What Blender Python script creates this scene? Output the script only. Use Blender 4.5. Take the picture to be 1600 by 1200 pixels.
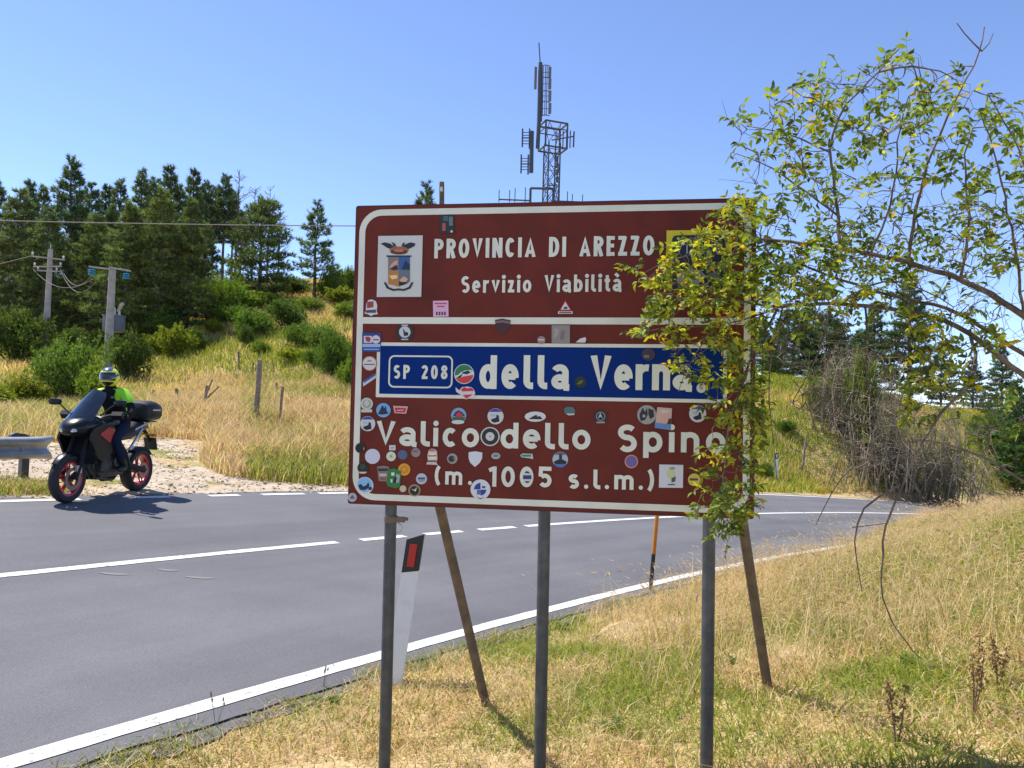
import bpy, bmesh, math, random
import numpy as np
from mathutils import Vector, Matrix

for o in list(bpy.data.objects):
    bpy.data.objects.remove(o)
scene = bpy.context.scene
COL = scene.collection
rng = np.random.default_rng(7)
random.seed(7)

# ------------------------------------------------------------------ camera
F = 1200.0                      # focal length in pixels of a 1600 px wide frame
CAMZ = 1.65
up_c = np.array([0.028, -1.0, 0.04]); up_c /= np.linalg.norm(up_c)
fwd_c = np.array([0, 0, 1.0]); fwd_c = fwd_c - up_c * (fwd_c @ up_c); fwd_c /= np.linalg.norm(fwd_c)
right_c = np.cross(fwd_c, up_c); right_c /= np.linalg.norm(right_c)
if right_c[0] < 0: right_c = -right_c
RW = np.array([right_c, fwd_c, up_c])       # camera (x right, y down, z fwd) -> world
CAM = np.array([0, 0, CAMZ])
cam_data = bpy.data.cameras.new("camera"); cam = bpy.data.objects.new("camera", cam_data); COL.objects.link(cam)
cx, cy, cz = RW @ [1, 0, 0], RW @ [0, -1, 0], RW @ [0, 0, -1]
cam.matrix_world = Matrix(((cx[0], cy[0], cz[0], 0), (cx[1], cy[1], cz[1], 0), (cx[2], cy[2], cz[2], CAMZ), (0, 0, 0, 1)))
cam_data.sensor_width = 36; cam_data.lens = 36 * F / 1600; cam_data.clip_start = .05; cam_data.clip_end = 3000
scene.camera = cam

# ------------------------------------------------------------------ sky, sun, exposure
to_sun = Vector((-0.50, 0.27, 1.0)).normalized()
elev = math.asin(to_sun.z); rot = math.atan2(to_sun.x, to_sun.y)
world = bpy.data.worlds.new("World"); scene.world = world; world.use_nodes = True
nt = world.node_tree; bgn = nt.nodes["Background"]
sky = nt.nodes.new("ShaderNodeTexSky"); sky.sky_type = 'NISHITA'; sky.sun_disc = False
sky.sun_elevation = elev; sky.sun_rotation = rot; sky.altitude = 3000; sky.air_density = 1.0; sky.dust_density = 0.0; sky.ozone_density = 3.0
tint = nt.nodes.new('ShaderNodeMix'); tint.data_type = 'RGBA'; tint.blend_type = 'MULTIPLY'; tint.inputs[0].default_value = 1; tint.inputs[7].default_value = (.95, .905, .97, 1)
nt.links.new(sky.outputs[0], tint.inputs[6]); nt.links.new(tint.outputs[2], bgn.inputs[0]); bgn.inputs[1].default_value = 0.15
sun_d = bpy.data.lights.new("sun", 'SUN'); sun_d.energy = 4.0; sun_d.angle = math.radians(.53); sun_d.color = (1, .955, .88)
sun = bpy.data.objects.new("sun", sun_d); COL.objects.link(sun); sun.rotation_euler = to_sun.to_track_quat('Z', 'Y').to_euler()
scene.view_settings.view_transform = 'Standard'; scene.view_settings.look = 'None'
scene.view_settings.exposure = 0.88; scene.view_settings.gamma = 1
scene.render.engine = 'CYCLES'; scene.cycles.use_denoising = True
scene.cycles.max_bounces = 8; scene.cycles.transparent_max_bounces = 12

# ------------------------------------------------------------------ pixel helpers
def ray(px, py):
    return RW @ np.array([(px - 800) / F, (py - 600) / F, 1.0])
def P(px, py, d):
    return CAM + ray(px, py) * d
def proj(p):
    q = RW.T @ (np.asarray(p, float) - CAM); return 800 + F * q[0] / q[2], 600 + F * q[1] / q[2], q[2]
def projv(p):
    q = (np.asarray(p, float) - CAM) @ RW; return 800 + F * q[:, 0] / q[:, 2], 600 + F * q[:, 1] / q[:, 2], q[:, 2]
def inpoly(x, y, poly):
    x = np.asarray(x, float); y = np.asarray(y, float); c = np.zeros(x.shape, bool); n = len(poly)
    for i in range(n):
        x1, y1 = poly[i]; x2, y2 = poly[i - 1]
        if y1 == y2: continue
        c ^= ((y1 > y) != (y2 > y)) & (x < (x2 - x1) * (y - y1) / (y2 - y1) + x1)
    return c
# banked road plane (camera space), found from the lane lines and the motorcycle's size
PN = np.array([.14, -1, 22 / 1200]); PD = PN @ (9.6 / 1200 * np.array([-690, 187, 1200]))
def plane_at(px, py):
    r = np.array([(px - 800) / F, (py - 600) / F, 1.0]); return CAM + RW @ (r * (PD / (PN @ r)))
PNW = RW @ PN; PDW = PD + PNW @ CAM
def road_z(x, y):
    return (PDW - PNW[0] * x - PNW[1] * y) / PNW[2]
# road centre curve (fitted): camera plan coordinates, heading grows to the right
_s = np.linspace(-45, 75, 1201); _h = math.radians(33.48) + .00937 * np.maximum(_s, -14) + 5.86e-5 * np.where(_s > 0, _s * _s, 0)
_x = np.cumsum(np.sin(_h)) * .1; _z = np.cumsum(np.cos(_h)) * .1; _i0 = int(np.argmin(abs(_s)))
_x += -4.383 - _x[_i0]; _z += 6.307 - _z[_i0]
def road_pt(i, off, lift=0.0):
    X = _x[i] + off * math.cos(_h[i]); Z = _z[i] - off * math.sin(_h[i]); Y = (PD - PN[0] * X - PN[2] * Z) / PN[1]
    w = CAM + RW @ np.array([X, Y, Z]); return np.array([w[0], w[1], w[2] + lift])
def s_idx(s): return int(round((s + 45) * 10))
CURVE = np.array([road_pt(i, 0) for i in range(0, 1201, 2)])
TANG = np.gradient(CURVE[:, :2], axis=0); TANG /= np.linalg.norm(TANG, axis=1)[:, None]
def road_off(x, y):
    """signed distance from road centre, + on the near (right) side"""
    x = np.atleast_1d(x).astype(float); y = np.atleast_1d(y).astype(float); out = np.empty(x.shape)
    for a in range(0, len(x), 20000):
        dx = x[a:a + 20000, None] - CURVE[None, :, 0]; dy = y[a:a + 20000, None] - CURVE[None, :, 1]
        j = np.argmin(dx * dx + dy * dy, axis=1); k = np.arange(len(j))
        out[a:a + 20000] = dx[k, j] * TANG[j, 1] - dy[k, j] * TANG[j, 0]
        d = np.sqrt(dx[k, j] ** 2 + dy[k, j] ** 2); out[a:a + 20000] = np.sign(out[a:a + 20000]) * d
    return out

# ------------------------------------------------------------------ terrain
cps = [(768, 1095, 4.8), (1205, 1068, 4.6), (620, 1075, 5.05), (1100, 1215, 3.6), (600, 1218, 3.85), (900, 1000, 6.6), (1000, 950, 8.0), (1150, 930, 8.3),
       (1300, 880, 10.4), (1400, 860, 9.8), (1500, 830, 10), (1600, 815, 8), (1600, 900, 6), (1500, 950, 5.6), (1400, 1000, 5), (1600, 1200, 3.0), (1400, 1200, 3.2),
       (1560, 800, 14), (1480, 815, 14.5), (1330, 880, 12.2), (1700, 780, 14),
       (480, 690, 19.5), (400, 672, 20.5), (540, 690, 19), (300, 642, 23), (240, 642, 22.5), (180, 652, 22), (100, 652, 20), (0, 660, 18), (60, 640, 24), (-150, 660, 20),
       (275, 622, 26), (310, 600, 30), (400, 605, 29), (500, 612, 27), (545, 600, 29), (250, 560, 36), (350, 545, 36), (450, 540, 36), (520, 560, 32), (100, 570, 34), (0, 575, 31),
       (330, 500, 42), (450, 500, 42), (550, 500, 42), (200, 520, 44), (60, 530, 44), (-200, 540, 40), (350, 452, 52), (450, 456, 52), (560, 447, 54), (150, 462, 56), (0, 462, 56), (-300, 480, 56),
       (350, 446, 62), (150, 440, 70), (0, 440, 70), (560, 445, 64), (-400, 460, 72),
       (700, 462, 60), (850, 505, 62), (1000, 545, 58), (700, 560, 36), (900, 605, 38), (1050, 640, 38), (640, 655, 23), (800, 690, 25), (950, 730, 27.5), (850, 515, 70), (1100, 600, 60),
       (1200, 742, 31), (1190, 692, 34), (1190, 640, 38), (1280, 608, 42), (1240, 613, 41), (1350, 650, 38), (1420, 692, 35), (1480, 732, 34), (1550, 747, 35), (1600, 745, 37), (1600, 690, 44), (1450, 645, 46), (1300, 606, 55), (1600, 655, 62), (1800, 690, 45)]
CP = [P(*c) for c in cps]
for q in [(20, 740), (60, 705), (150, 720), (290, 695), (240, 720), (330, 740), (450, 756), (540, 762), (150, 760), (300, 765), (1000, 768), (800, 765), (1180, 764), (1300, 768), (1450, 780)]:
    p = plane_at(*q); CP.append(p)
for (x, y, z) in [(0, 0, .04), (3, 0, .4), (3, 3, .42), (1.5, 1.5, .12), (5, 1, .8), (-2, 0, -.12), (-3, -3, -.2), (0, -8, .2), (10, 4, 1.6), (16, 8, 1.5), (20, -10, 2), (0, -40, 0), (-40, -20, 0), (-60, 20, 3), (-60, 60, 9), (60, 10, 0), (70, 50, -3), (40, 80, 1), (0, 110, 4), (-60, 110, 6),
                  (0, 250, -15), (150, 200, -15), (-150, 200, -12), (200, 0, -8), (-200, 0, -5), (0, -200, -4), (500, 500, -40), (-500, 500, -40), (-500, -500, -10), (500, -500, -10)]:
    CP.append(np.array([x, y, z], float))
CP = np.array(CP)
_ofs = road_off(CP[:, 0], CP[:, 1])
_C = 1.2
def _phi(r2): return np.sqrt(r2 + _C * _C)
_A = _phi(((CP[:, None, :2] - CP[None, :, :2]) ** 2).sum(2)); _n = len(CP)
_Pm = np.c_[np.ones(_n), CP[:, :2]]
_M = np.block([[_A - 0.02 * np.eye(_n), _Pm], [_Pm.T, np.zeros((3, 3))]])
_W = np.linalg.solve(_M, np.r_[CP[:, 2], 0, 0, 0])
def terrain(x, y):
    x = np.atleast_1d(np.asarray(x, float)); y = np.atleast_1d(np.asarray(y, float)); out = np.empty(x.shape)
    for a in range(0, len(x), 20000):
        xx = x[a:a + 20000]; yy = y[a:a + 20000]
        r2 = (xx[:, None] - CP[None, :, 0]) ** 2 + (yy[:, None] - CP[None, :, 1]) ** 2
        out[a:a + 20000] = _phi(r2) @ _W[:_n] + _W[_n] + _W[_n + 1] * xx + _W[_n + 2] * yy
    off = road_off(x, y)
    t = np.where(off > 0, np.clip((off - 3.27) / .8, 0, 1), np.clip((-off - 3.4) / 2.5, 0, 1)); t = t * t * (3 - 2 * t)
    rz = road_z(x, y) - .022 - .0 * np.where(off > 0, np.clip((off - 3.2) / .15, 0, 1), 0)
    return rz * (1 - t) + out * t
def tz(x, y): return float(terrain(x, y)[0])
def ground_px(px, py, d0=2.0, d1=90.0):
    """first hit of a pixel's ray with the terrain"""
    r = ray(px, py); d = np.linspace(d0, d1, 1500); pts = CAM + r * d[:, None]
    below = pts[:, 2] <= terrain(pts[:, 0], pts[:, 1])
    i = int(np.argmax(below)) if below.any() else len(d) - 1
    q = pts[i].copy(); q[2] = tz(q[0], q[1]); return q
def at_depth(px, d):
    """ground point under a pixel column at depth d"""
    q = CAM + ray(px, 640) * d; q[2] = tz(q[0], q[1]); return q

def vnoise(x, y, sc, seed=0):
    x = np.asarray(x) / sc; y = np.asarray(y) / sc; xi = np.floor(x).astype(np.int64); yi = np.floor(y).astype(np.int64); fx = x - xi; fy = y - yi
    fx = fx * fx * (3 - 2 * fx); fy = fy * fy * (3 - 2 * fy)
    def hsh(a, b):
        n = (a * 374761393 + b * 668265263 + seed * 144665) & 0x7fffffff; n = ((n ^ (n >> 13)) * 1274126177) & 0x7fffffff; return ((n ^ (n >> 16)) & 0xffff) / 65535.0
    return (hsh(xi, yi) * (1 - fx) + hsh(xi + 1, yi) * fx) * (1 - fy) + (hsh(xi, yi + 1) * (1 - fx) + hsh(xi + 1, yi + 1) * fx) * fy

# ------------------------------------------------------------------ materials
MATS = {}
def mat(name, col, rough=.6, metal=0, noise=None, bump=0, bscale=60, coat=0, spec=.5):
    """principled; noise=(second colour, scale, contrast low, contrast high)"""
    if name in MATS: return MATS[name]
    m = bpy.data.materials.new(name); m.use_nodes = True; n = m.node_tree.nodes; l = m.node_tree.links; b = n["Principled BSDF"]
    b.inputs["Base Color"].default_value = (*col, 1); b.inputs["Roughness"].default_value = rough; b.inputs["Metallic"].default_value = metal
    b.inputs["Coat Weight"].default_value = coat; b.inputs["Specular IOR Level"].default_value = spec
    tc = n.new("ShaderNodeTexCoord")
    if noise:
        t = n.new("ShaderNodeTexNoise"); t.inputs["Scale"].default_value = noise[1]; t.inputs["Detail"].default_value = 6; l.new(tc.outputs["Object"], t.inputs["Vector"])
        r = n.new("ShaderNodeValToRGB"); r.color_ramp.elements[0].position = noise[2]; r.color_ramp.elements[1].position = noise[3]
        r.color_ramp.elements[0].color = (*col, 1); r.color_ramp.elements[1].color = (*noise[0], 1)
        l.new(t.outputs["Fac"], r.inputs["Fac"]); l.new(r.outputs["Color"], b.inputs["Base Color"])
    if bump:
        t2 = n.new("ShaderNodeTexNoise"); t2.inputs["Scale"].default_value = bscale; t2.inputs["Detail"].default_value = 5; l.new(tc.outputs["Object"], t2.inputs["Vector"])
        bp = n.new("ShaderNodeBump"); bp.inputs["Strength"].default_value = bump; bp.inputs["Distance"].default_value = .01
        l.new(t2.outputs["Fac"], bp.inputs["Height"]); l.new(bp.outputs["Normal"], b.inputs["Normal"])
    MATS[name] = m; return m
def leaf_mat(name, trans=.35, rough=.55, tint=(1.25, 1.25, .5)):
    """leaf colour = vertex colour x object colour, part of the light passes through"""
    m = bpy.data.materials.new(name); m.use_nodes = True; n = m.node_tree.nodes; l = m.node_tree.links
    for x in list(n): n.remove(x)
    out = n.new("ShaderNodeOutputMaterial"); a = n.new("ShaderNodeAttribute"); a.attribute_name = "Col"; oi = n.new("ShaderNodeObjectInfo")
    mul = n.new("ShaderNodeMix"); mul.data_type = 'RGBA'; mul.blend_type = 'MULTIPLY'; mul.inputs[0].default_value = 1
    l.new(a.outputs["Color"], mul.inputs[6]); l.new(oi.outputs["Color"], mul.inputs[7])
    d = n.new("ShaderNodeBsdfPrincipled"); d.inputs["Roughness"].default_value = rough; d.inputs["Specular IOR Level"].default_value = .3; l.new(mul.outputs[2], d.inputs["Base Color"])
    t = n.new("ShaderNodeBsdfTranslucent"); m2 = n.new("ShaderNodeMix"); m2.data_type = 'RGBA'; m2.blend_type = 'MULTIPLY'; m2.inputs[0].default_value = 1; m2.inputs[7].default_value = (*tint, 1)
    l.new(mul.outputs[2], m2.inputs[6]); l.new(m2.outputs[2], t.inputs["Color"])
    mx = n.new("ShaderNodeMixShader"); mx.inputs[0].default_value = trans; l.new(d.outputs[0], mx.inputs[1]); l.new(t.outputs[0], mx.inputs[2]); l.new(mx.outputs[0], out.inputs[0])
    return m
LEAF = leaf_mat("leaf", .42); NEEDLE = leaf_mat("needle", .30, .6, (1.1, 1.2, .6)); GRASS = leaf_mat("grass", .45, .6, (1.15, 1.1, .85))

def ground_material():
    m = bpy.data.materials.new("ground"); m.use_nodes = True; n = m.node_tree.nodes; l = m.node_tree.links; b = n["Principled BSDF"]; b.inputs["Roughness"].default_value = .95; b.inputs["Specular IOR Level"].default_value = .1
    tc = n.new("ShaderNodeTexCoord")
    def nz(s, d=5):
        t = n.new("ShaderNodeTexNoise"); t.inputs["Scale"].default_value = s; t.inputs["Detail"].default_value = d; l.new(tc.outputs["Object"], t.inputs["Vector"]); return t
    def ramp(t, p0, p1, c0, c1):
        r = n.new("ShaderNodeValToRGB"); r.color_ramp.elements[0].position = p0; r.color_ramp.elements[1].position = p1; r.color_ramp.elements[0].color = (*c0, 1); r.color_ramp.elements[1].color = (*c1, 1); l.new(t.outputs["Fac"], r.inputs["Fac"]); return r
    straw = ramp(nz(9, 8), .35, .7, (.34, .235, .11), (.60, .45, .24))
    green = ramp(nz(7, 8), .35, .7, (.11, .14, .035), (.30, .31, .08))
    mask = ramp(nz(.55, 6), .50, .62, (0, 0, 0), (1, 1, 1))
    mx = n.new("ShaderNodeMix"); mx.data_type = 'RGBA'; l.new(mask.outputs["Color"], mx.inputs[0]); l.new(straw.outputs["Color"], mx.inputs[6]); l.new(green.outputs["Color"], mx.inputs[7])
    soil = ramp(nz(1.7, 7), .62, .72, (0, 0, 0), (1, 1, 1)); mx2 = n.new("ShaderNodeMix"); mx2.data_type = 'RGBA'; l.new(soil.outputs["Color"], mx2.inputs[0]); l.new(mx.outputs[2], mx2.inputs[6]); mx2.inputs[7].default_value = (.20, .14, .08, 1)
    l.new(mx2.outputs[2], b.inputs["Base Color"])
    bp = n.new("ShaderNodeBump"); bp.inputs["Strength"].default_value = .9; bp.inputs["Distance"].default_value = .05; l.new(nz(14, 8).outputs["Fac"], bp.inputs["Height"]); l.new(bp.outputs["Normal"], b.inputs["Normal"])
    return m
def asphalt_material():
    m = bpy.data.materials.new("asphalt"); m.use_nodes = True; n = m.node_tree.nodes; l = m.node_tree.links; b = n["Principled BSDF"]; b.inputs["Roughness"].default_value = .82; b.inputs["Specular IOR Level"].default_value = .35
    tc = n.new("ShaderNodeTexCoord")
    def nz(s, d, rgh=.6):
        t = n.new("ShaderNodeTexNoise"); t.inputs["Scale"].default_value = s; t.inputs["Detail"].default_value = d; t.inputs["Roughness"].default_value = rgh; l.new(tc.outputs["Object"], t.inputs["Vector"]); return t
    fine = nz(120, 3); mid = nz(9, 5); big = nz(.6, 4)
    r = n.new("ShaderNodeValToRGB"); r.color_ramp.elements[0].position = .3; r.color_ramp.elements[1].position = .72; r.color_ramp.elements[0].color = (.090, .089, .094, 1); r.color_ramp.elements[1].color = (.175, .172, .178, 1); l.new(fine.outputs["Fac"], r.inputs["Fac"])
    r2 = n.new("ShaderNodeValToRGB"); r2.color_ramp.elements[0].position = .3; r2.color_ramp.elements[1].position = .7; r2.color_ramp.elements[0].color = (.85, .85, .85, 1); r2.color_ramp.elements[1].color = (1.1, 1.1, 1.1, 1); l.new(big.outputs["Fac"], r2.inputs["Fac"])
    mx = n.new("ShaderNodeMix"); mx.data_type = 'RGBA'; mx.blend_type = 'MULTIPLY'; mx.inputs[0].default_value = 1; l.new(r.outputs["Color"], mx.inputs[6]); l.new(r2.outputs["Color"], mx.inputs[7])
    sp = n.new("ShaderNodeTexVoronoi"); sp.inputs["Scale"].default_value = 14; l.new(tc.outputs["Object"], sp.inputs["Vector"])
    r3 = n.new("ShaderNodeValToRGB"); r3.color_ramp.elements[0].position = .05; r3.color_ramp.elements[1].position = .12; r3.color_ramp.elements[0].color = (.75, .75, .75, 1); r3.color_ramp.elements[1].color = (1, 1, 1, 1); l.new(sp.outputs["Distance"], r3.inputs["Fac"])
    mx3 = n.new("ShaderNodeMix"); mx3.data_type = 'RGBA'; mx3.blend_type = 'MULTIPLY'; l.new(mid.outputs["Fac"], mx3.inputs[0]); l.new(mx.outputs[2], mx3.inputs[6]); l.new(r3.outputs["Color"], mx3.inputs[7])
    at = n.new("ShaderNodeAttribute"); at.attribute_name = "lane"; sx3 = n.new("ShaderNodeSeparateXYZ"); l.new(at.outputs["Vector"], sx3.inputs[0])
    cb = n.new("ShaderNodeCombineXYZ"); dv = n.new("ShaderNodeMath"); dv.operation = 'MULTIPLY'; dv.inputs[1].default_value = .06; l.new(sx3.outputs[1], dv.inputs[0]); l.new(sx3.outputs[0], cb.inputs[0]); l.new(dv.outputs[0], cb.inputs[1])
    tn = n.new("ShaderNodeTexNoise"); tn.inputs["Scale"].default_value = 1.6; tn.inputs["Detail"].default_value = 6; l.new(cb.outputs[0], tn.inputs["Vector"])
    r5 = n.new("ShaderNodeValToRGB"); r5.color_ramp.elements[0].position = .32; r5.color_ramp.elements[1].position = .66; r5.color_ramp.elements[0].color = (.80, .80, .82, 1); r5.color_ramp.elements[1].color = (1.12, 1.11, 1.10, 1); l.new(tn.outputs["Fac"], r5.inputs["Fac"])
    mx5 = n.new("ShaderNodeMix"); mx5.data_type = 'RGBA'; mx5.blend_type = 'MULTIPLY'; mx5.inputs[0].default_value = 1; l.new(mx3.outputs[2], mx5.inputs[6]); l.new(r5.outputs["Color"], mx5.inputs[7])
    l.new(mx5.outputs[2], b.inputs["Base Color"])
    bp = n.new("ShaderNodeBump"); bp.inputs["Strength"].default_value = .5; bp.inputs["Distance"].default_value = .006; l.new(fine.outputs["Fac"], bp.inputs["Height"]); l.new(bp.outputs["Normal"], b.inputs["Normal"])
    return m
GROUND = ground_material(); ASPHALT = asphalt_material()
PAINT = mat("road_paint", (.64, .63, .58), .75, noise=((.22, .215, .21), 30, .56, .69), bump=.2, bscale=150)
GRAVEL = mat("gravel", (.37, .29, .205), .95, noise=((.52, .43, .32), 6, .35, .65), bump=1.0, bscale=25, spec=.1)
BARK = mat("bark", (.085, .06, .045), .9, noise=((.17, .13, .10), 9, .4, .65), bump=.6, bscale=30)
PBARK = mat("pine_bark", (.11, .085, .07), .9, noise=((.22, .17, .14), 5, .4, .65), bump=.6, bscale=14)
WOOD = mat("weathered_wood", (.16, .12, .09), .85, noise=((.33, .27, .21), 14, .35, .7), bump=.4, bscale=40)
CONCRETE = mat("concrete", (.30, .275, .245), .85, noise=((.43, .40, .36), 5, .35, .7), bump=.2, bscale=30)
GALV = mat("galvanised", (.42, .43, .44), .38, .75, noise=((.30, .31, .33), 12, .4, .7))
STEEL = mat("dark_steel", (.075, .08, .086), .5, .4, noise=((.115, .118, .12), 18, .4, .7))
RUST = mat("rusty_steel", (.13, .10, .075), .75, .2, noise=((.24, .17, .11), 14, .35, .7))
BLACK = mat("black_plastic", (.012, .012, .014), .45)
RUBBER = mat("rubber", (.018, .018, .019), .75, bump=.15, bscale=80)

# ------------------------------------------------------------------ mesh helpers
def tris_mesh(name, V, T, mats, col=None, smooth=False, mi=None):
    me = bpy.data.meshes.new(name); V = np.asarray(V, np.float32); T = np.asarray(T, np.int32)
    me.vertices.add(len(V)); me.vertices.foreach_set("co", V.ravel())
    me.loops.add(T.size); me.loops.foreach_set("vertex_index", T.ravel())
    k = T.shape[1]; me.polygons.add(len(T)); me.polygons.foreach_set("loop_start", np.arange(0, T.size, k, dtype=np.int32)); me.polygons.foreach_set("loop_total", np.full(len(T), k, np.int32))
    if smooth: me.polygons.foreach_set("use_smooth", np.ones(len(T), bool))
    if mi is not None: me.polygons.foreach_set("material_index", np.asarray(mi, np.int32))
    for m in (mats if isinstance(mats, (list, tuple)) else [mats]): me.materials.append(m)
    if col is not None:
        a = me.color_attributes.new("Col", 'FLOAT_COLOR', 'POINT'); c = np.ones((len(V), 4), np.float32); c[:, :3] = col; a.data.foreach_set("color", c.ravel())
    me.update(calc_edges=True); return me
def link(name, me, parent=None, loc=None):
    o = bpy.data.objects.new(name, me); COL.objects.link(o)
    if parent is not None: o.parent = parent
    if loc is not None: o.location = loc
    return o
def tag(o, label, cat, group=None, kind=None):
    if label: o["label"] = label
    if cat: o["category"] = cat
    if group: o["group"] = group
    if kind: o["kind"] = kind
    return o
def empty(name, loc=(0, 0, 0), rz=0.0):
    o = bpy.data.objects.new(name, None); COL.objects.link(o); o.location = loc; o.rotation_euler = (0, 0, rz); o.empty_display_size = .1; return o
def structure(o): o["kind"] = "structure"; return o
def copy_tree(o, parent=None):
    c = o.copy(); COL.objects.link(c)
    if parent is not None: c.parent = parent
    for ch in list(o.children): copy_tree(ch, c)
    return c
class MB:
    """collects shapes into one mesh"""
    def __init__(s): s.v = []; s.f = []; s.m = []
    def add(s, V, Fc, m=0):
        b = len(s.v); s.v += [tuple(map(float, p)) for p in V]; s.f += [tuple(b + i for i in q) for q in Fc]; s.m += [m] * len(Fc); return s
    def box(s, c, d, m=0, R=None):
        V = [np.array([i * d[0] / 2, j * d[1] / 2, k * d[2] / 2]) for i in (-1, 1) for j in (-1, 1) for k in (-1, 1)]
        if R is not None: V = [np.array(R @ Vector(p)) for p in V]
        V = [p + np.array(c) for p in V]
        return s.add(V, [(0, 1, 3, 2), (4, 6, 7, 5), (0, 4, 5, 1), (2, 3, 7, 6), (0, 2, 6, 4), (1, 5, 7, 3)], m)
    def tube(s, pts, r, n=8, m=0, cap=True):
        pts = [np.array(p, float) for p in pts]; k = len(pts); rr = r if hasattr(r, '__len__') else [r] * k
        V = []; prev = None
        for i in range(k):
            t = pts[min(i + 1, k - 1)] - pts[max(i - 1, 0)]; t /= np.linalg.norm(t) + 1e-12
            if prev is None:
                a = np.array([0, 0, 1.]) if abs(t[2]) < .9 else np.array([1., 0, 0]); u = np.cross(t, a)
            else: u = prev - t * (prev @ t)
            u /= np.linalg.norm(u) + 1e-12; prev = u; w = np.cross(t, u)
            for j in range(n):
                an = 2 * math.pi * j / n; V.append(pts[i] + rr[i] * (math.cos(an) * u + math.sin(an) * w))
        Fc = [(i * n + j, i * n + (j + 1) % n, (i + 1) * n + (j + 1) % n, (i + 1) * n + j) for i in range(k - 1) for j in range(n)]
        if cap: Fc += [tuple(range(n - 1, -1, -1)), tuple((k - 1) * n + j for j in range(n))]
        return s.add(V, Fc, m)
    def rings(s, rings, m=0, cap=True, closed=False):
        n = len(rings[0]); V = [p for r in rings for p in r]; k = len(rings)
        Fc = [(i * n + j, i * n + (j + 1) % n, ((i + 1) % k) * n + (j + 1) % n, ((i + 1) % k) * n + j) for i in range(k if closed else k - 1) for j in range(n)]
        if cap and not closed: Fc += [tuple(range(n - 1, -1, -1)), tuple((k - 1) * n + j for j in range(n))]
        return s.add(V, Fc, m)
    def lathe(s, prof, c, axis='y', n=24, m=0, closed=True):
        """profile of (radius, along-axis) turned about an axis"""
        R = []
        for j in range(n):
            a = 2 * math.pi * j / n; ring = []
            for (r, h) in prof:
                if axis == 'y': ring.append((c[0] + r * math.cos(a), c[1] + h, c[2] + r * math.sin(a)))
                else: ring.append((c[0] + r * math.cos(a), c[1] + r * math.sin(a), c[2] + h))
            R.append(ring)
        k = len(prof); V = [p for r in R for p in r]; Fc = []
        for j in range(n):
            for i in range(k if closed else k - 1): Fc.append((j * k + i, ((j + 1) % n) * k + i, ((j + 1) % n) * k + (i + 1) % k, j * k + (i + 1) % k))
        if not closed and prof[0][0] > 1e-6: Fc.append(tuple(j * k for j in range(n)))
        if not closed and prof[-1][0] > 1e-6: Fc.append(tuple(j * k + k - 1 for j in range(n - 1, -1, -1)))
        return s.add(V, Fc, m)
    def prism(s, poly, y0, y1, m=0, fn=None):
        """polygon in (x, z) extruded along y"""
        fn = fn or (lambda x, y, z: (x, y, z)); n = len(poly)
        V = [fn(p[0], y0, p[1]) for p in poly] + [fn(p[0], y1, p[1]) for p in poly]
        Fc = [tuple(range(n)), tuple(range(2 * n - 1, n - 1, -1))] + [(i, (i + 1) % n + 0, (i + 1) % n + n, i + n) for i in range(n)]
        return s.add(V, [Fc[0][::-1], Fc[1][::-1]] + Fc[2:], m)
    def mesh(s, name, mats, smooth=False, angle=None):
        me = bpy.data.meshes.new(name); me.from_pydata(s.v, [], s.f)
        for m in (mats if isinstance(mats, (list, tuple)) else [mats]): me.materials.append(m)
        me.polygons.foreach_set("material_index", s.m)
        bm = bmesh.new(); bm.from_mesh(me); bmesh.ops.recalc_face_normals(bm, faces=bm.faces)
        for e in bm.edges:
            if len(e.link_faces) == 2 and e.calc_face_angle(0) > math.radians(angle or 40): e.smooth = False
        for f in bm.faces: f.smooth = smooth
        bm.to_mesh(me); bm.free(); me.update(); return me
    def build(s, name, mats, parent=None, smooth=True, angle=None): return link(name, s.mesh(name, mats, smooth, angle), parent)
def bevel(o, w=.005, seg=2):
    m = o.modifiers.new("bevel", 'BEVEL'); m.width = w; m.segments = seg; m.limit_method = 'ANGLE'; return o

# ================================================================== GROUND
rad = np.r_[0, np.geomspace(.4, 12, 150), np.geomspace(12.12, 90, 190), np.geomspace(94, 900, 30)]
ang_f = np.radians(np.linspace(-48, 48, 300)); ang_b = np.radians(np.linspace(52, 308, 50)); ang = np.r_[ang_f, ang_b]
RR, AA = np.meshgrid(rad[1:], ang, indexing='ij'); gx = (RR * np.sin(AA)).ravel(); gy = (RR * np.cos(AA)).ravel()
gz = terrain(gx, gy); offg = road_off(gx, gy)
rough = np.where((np.abs(offg) > 3.9) & (np.hypot(gx, gy) < 95), 1, 0)
gz = gz + rough * ((vnoise(gx, gy, .9, 3) - .5) * .10 + (vnoise(gx, gy, .25, 4) - .5) * .04)
na, nr = len(ang), len(rad) - 1; V = np.c_[gx, gy, gz]; V = np.r_[V, [[0, 0, tz(0, 0)]]]
I = np.arange(nr - 1)[:, None] * na; J = np.arange(na)[None, :]; J2 = (J + 1) % na
quads = np.stack([I + J, I + J2, I + na + J2, I + na + J], -1).reshape(-1, 4)
tri = np.concatenate([quads[:, [0, 1, 2]], quads[:, [0, 2, 3]], np.stack([np.full(na, len(V) - 1), np.arange(na), (np.arange(na) + 1) % na], -1)])
structure(link("ground", tris_mesh("ground", V, tri[:, ::-1], GROUND, smooth=True)))

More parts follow.
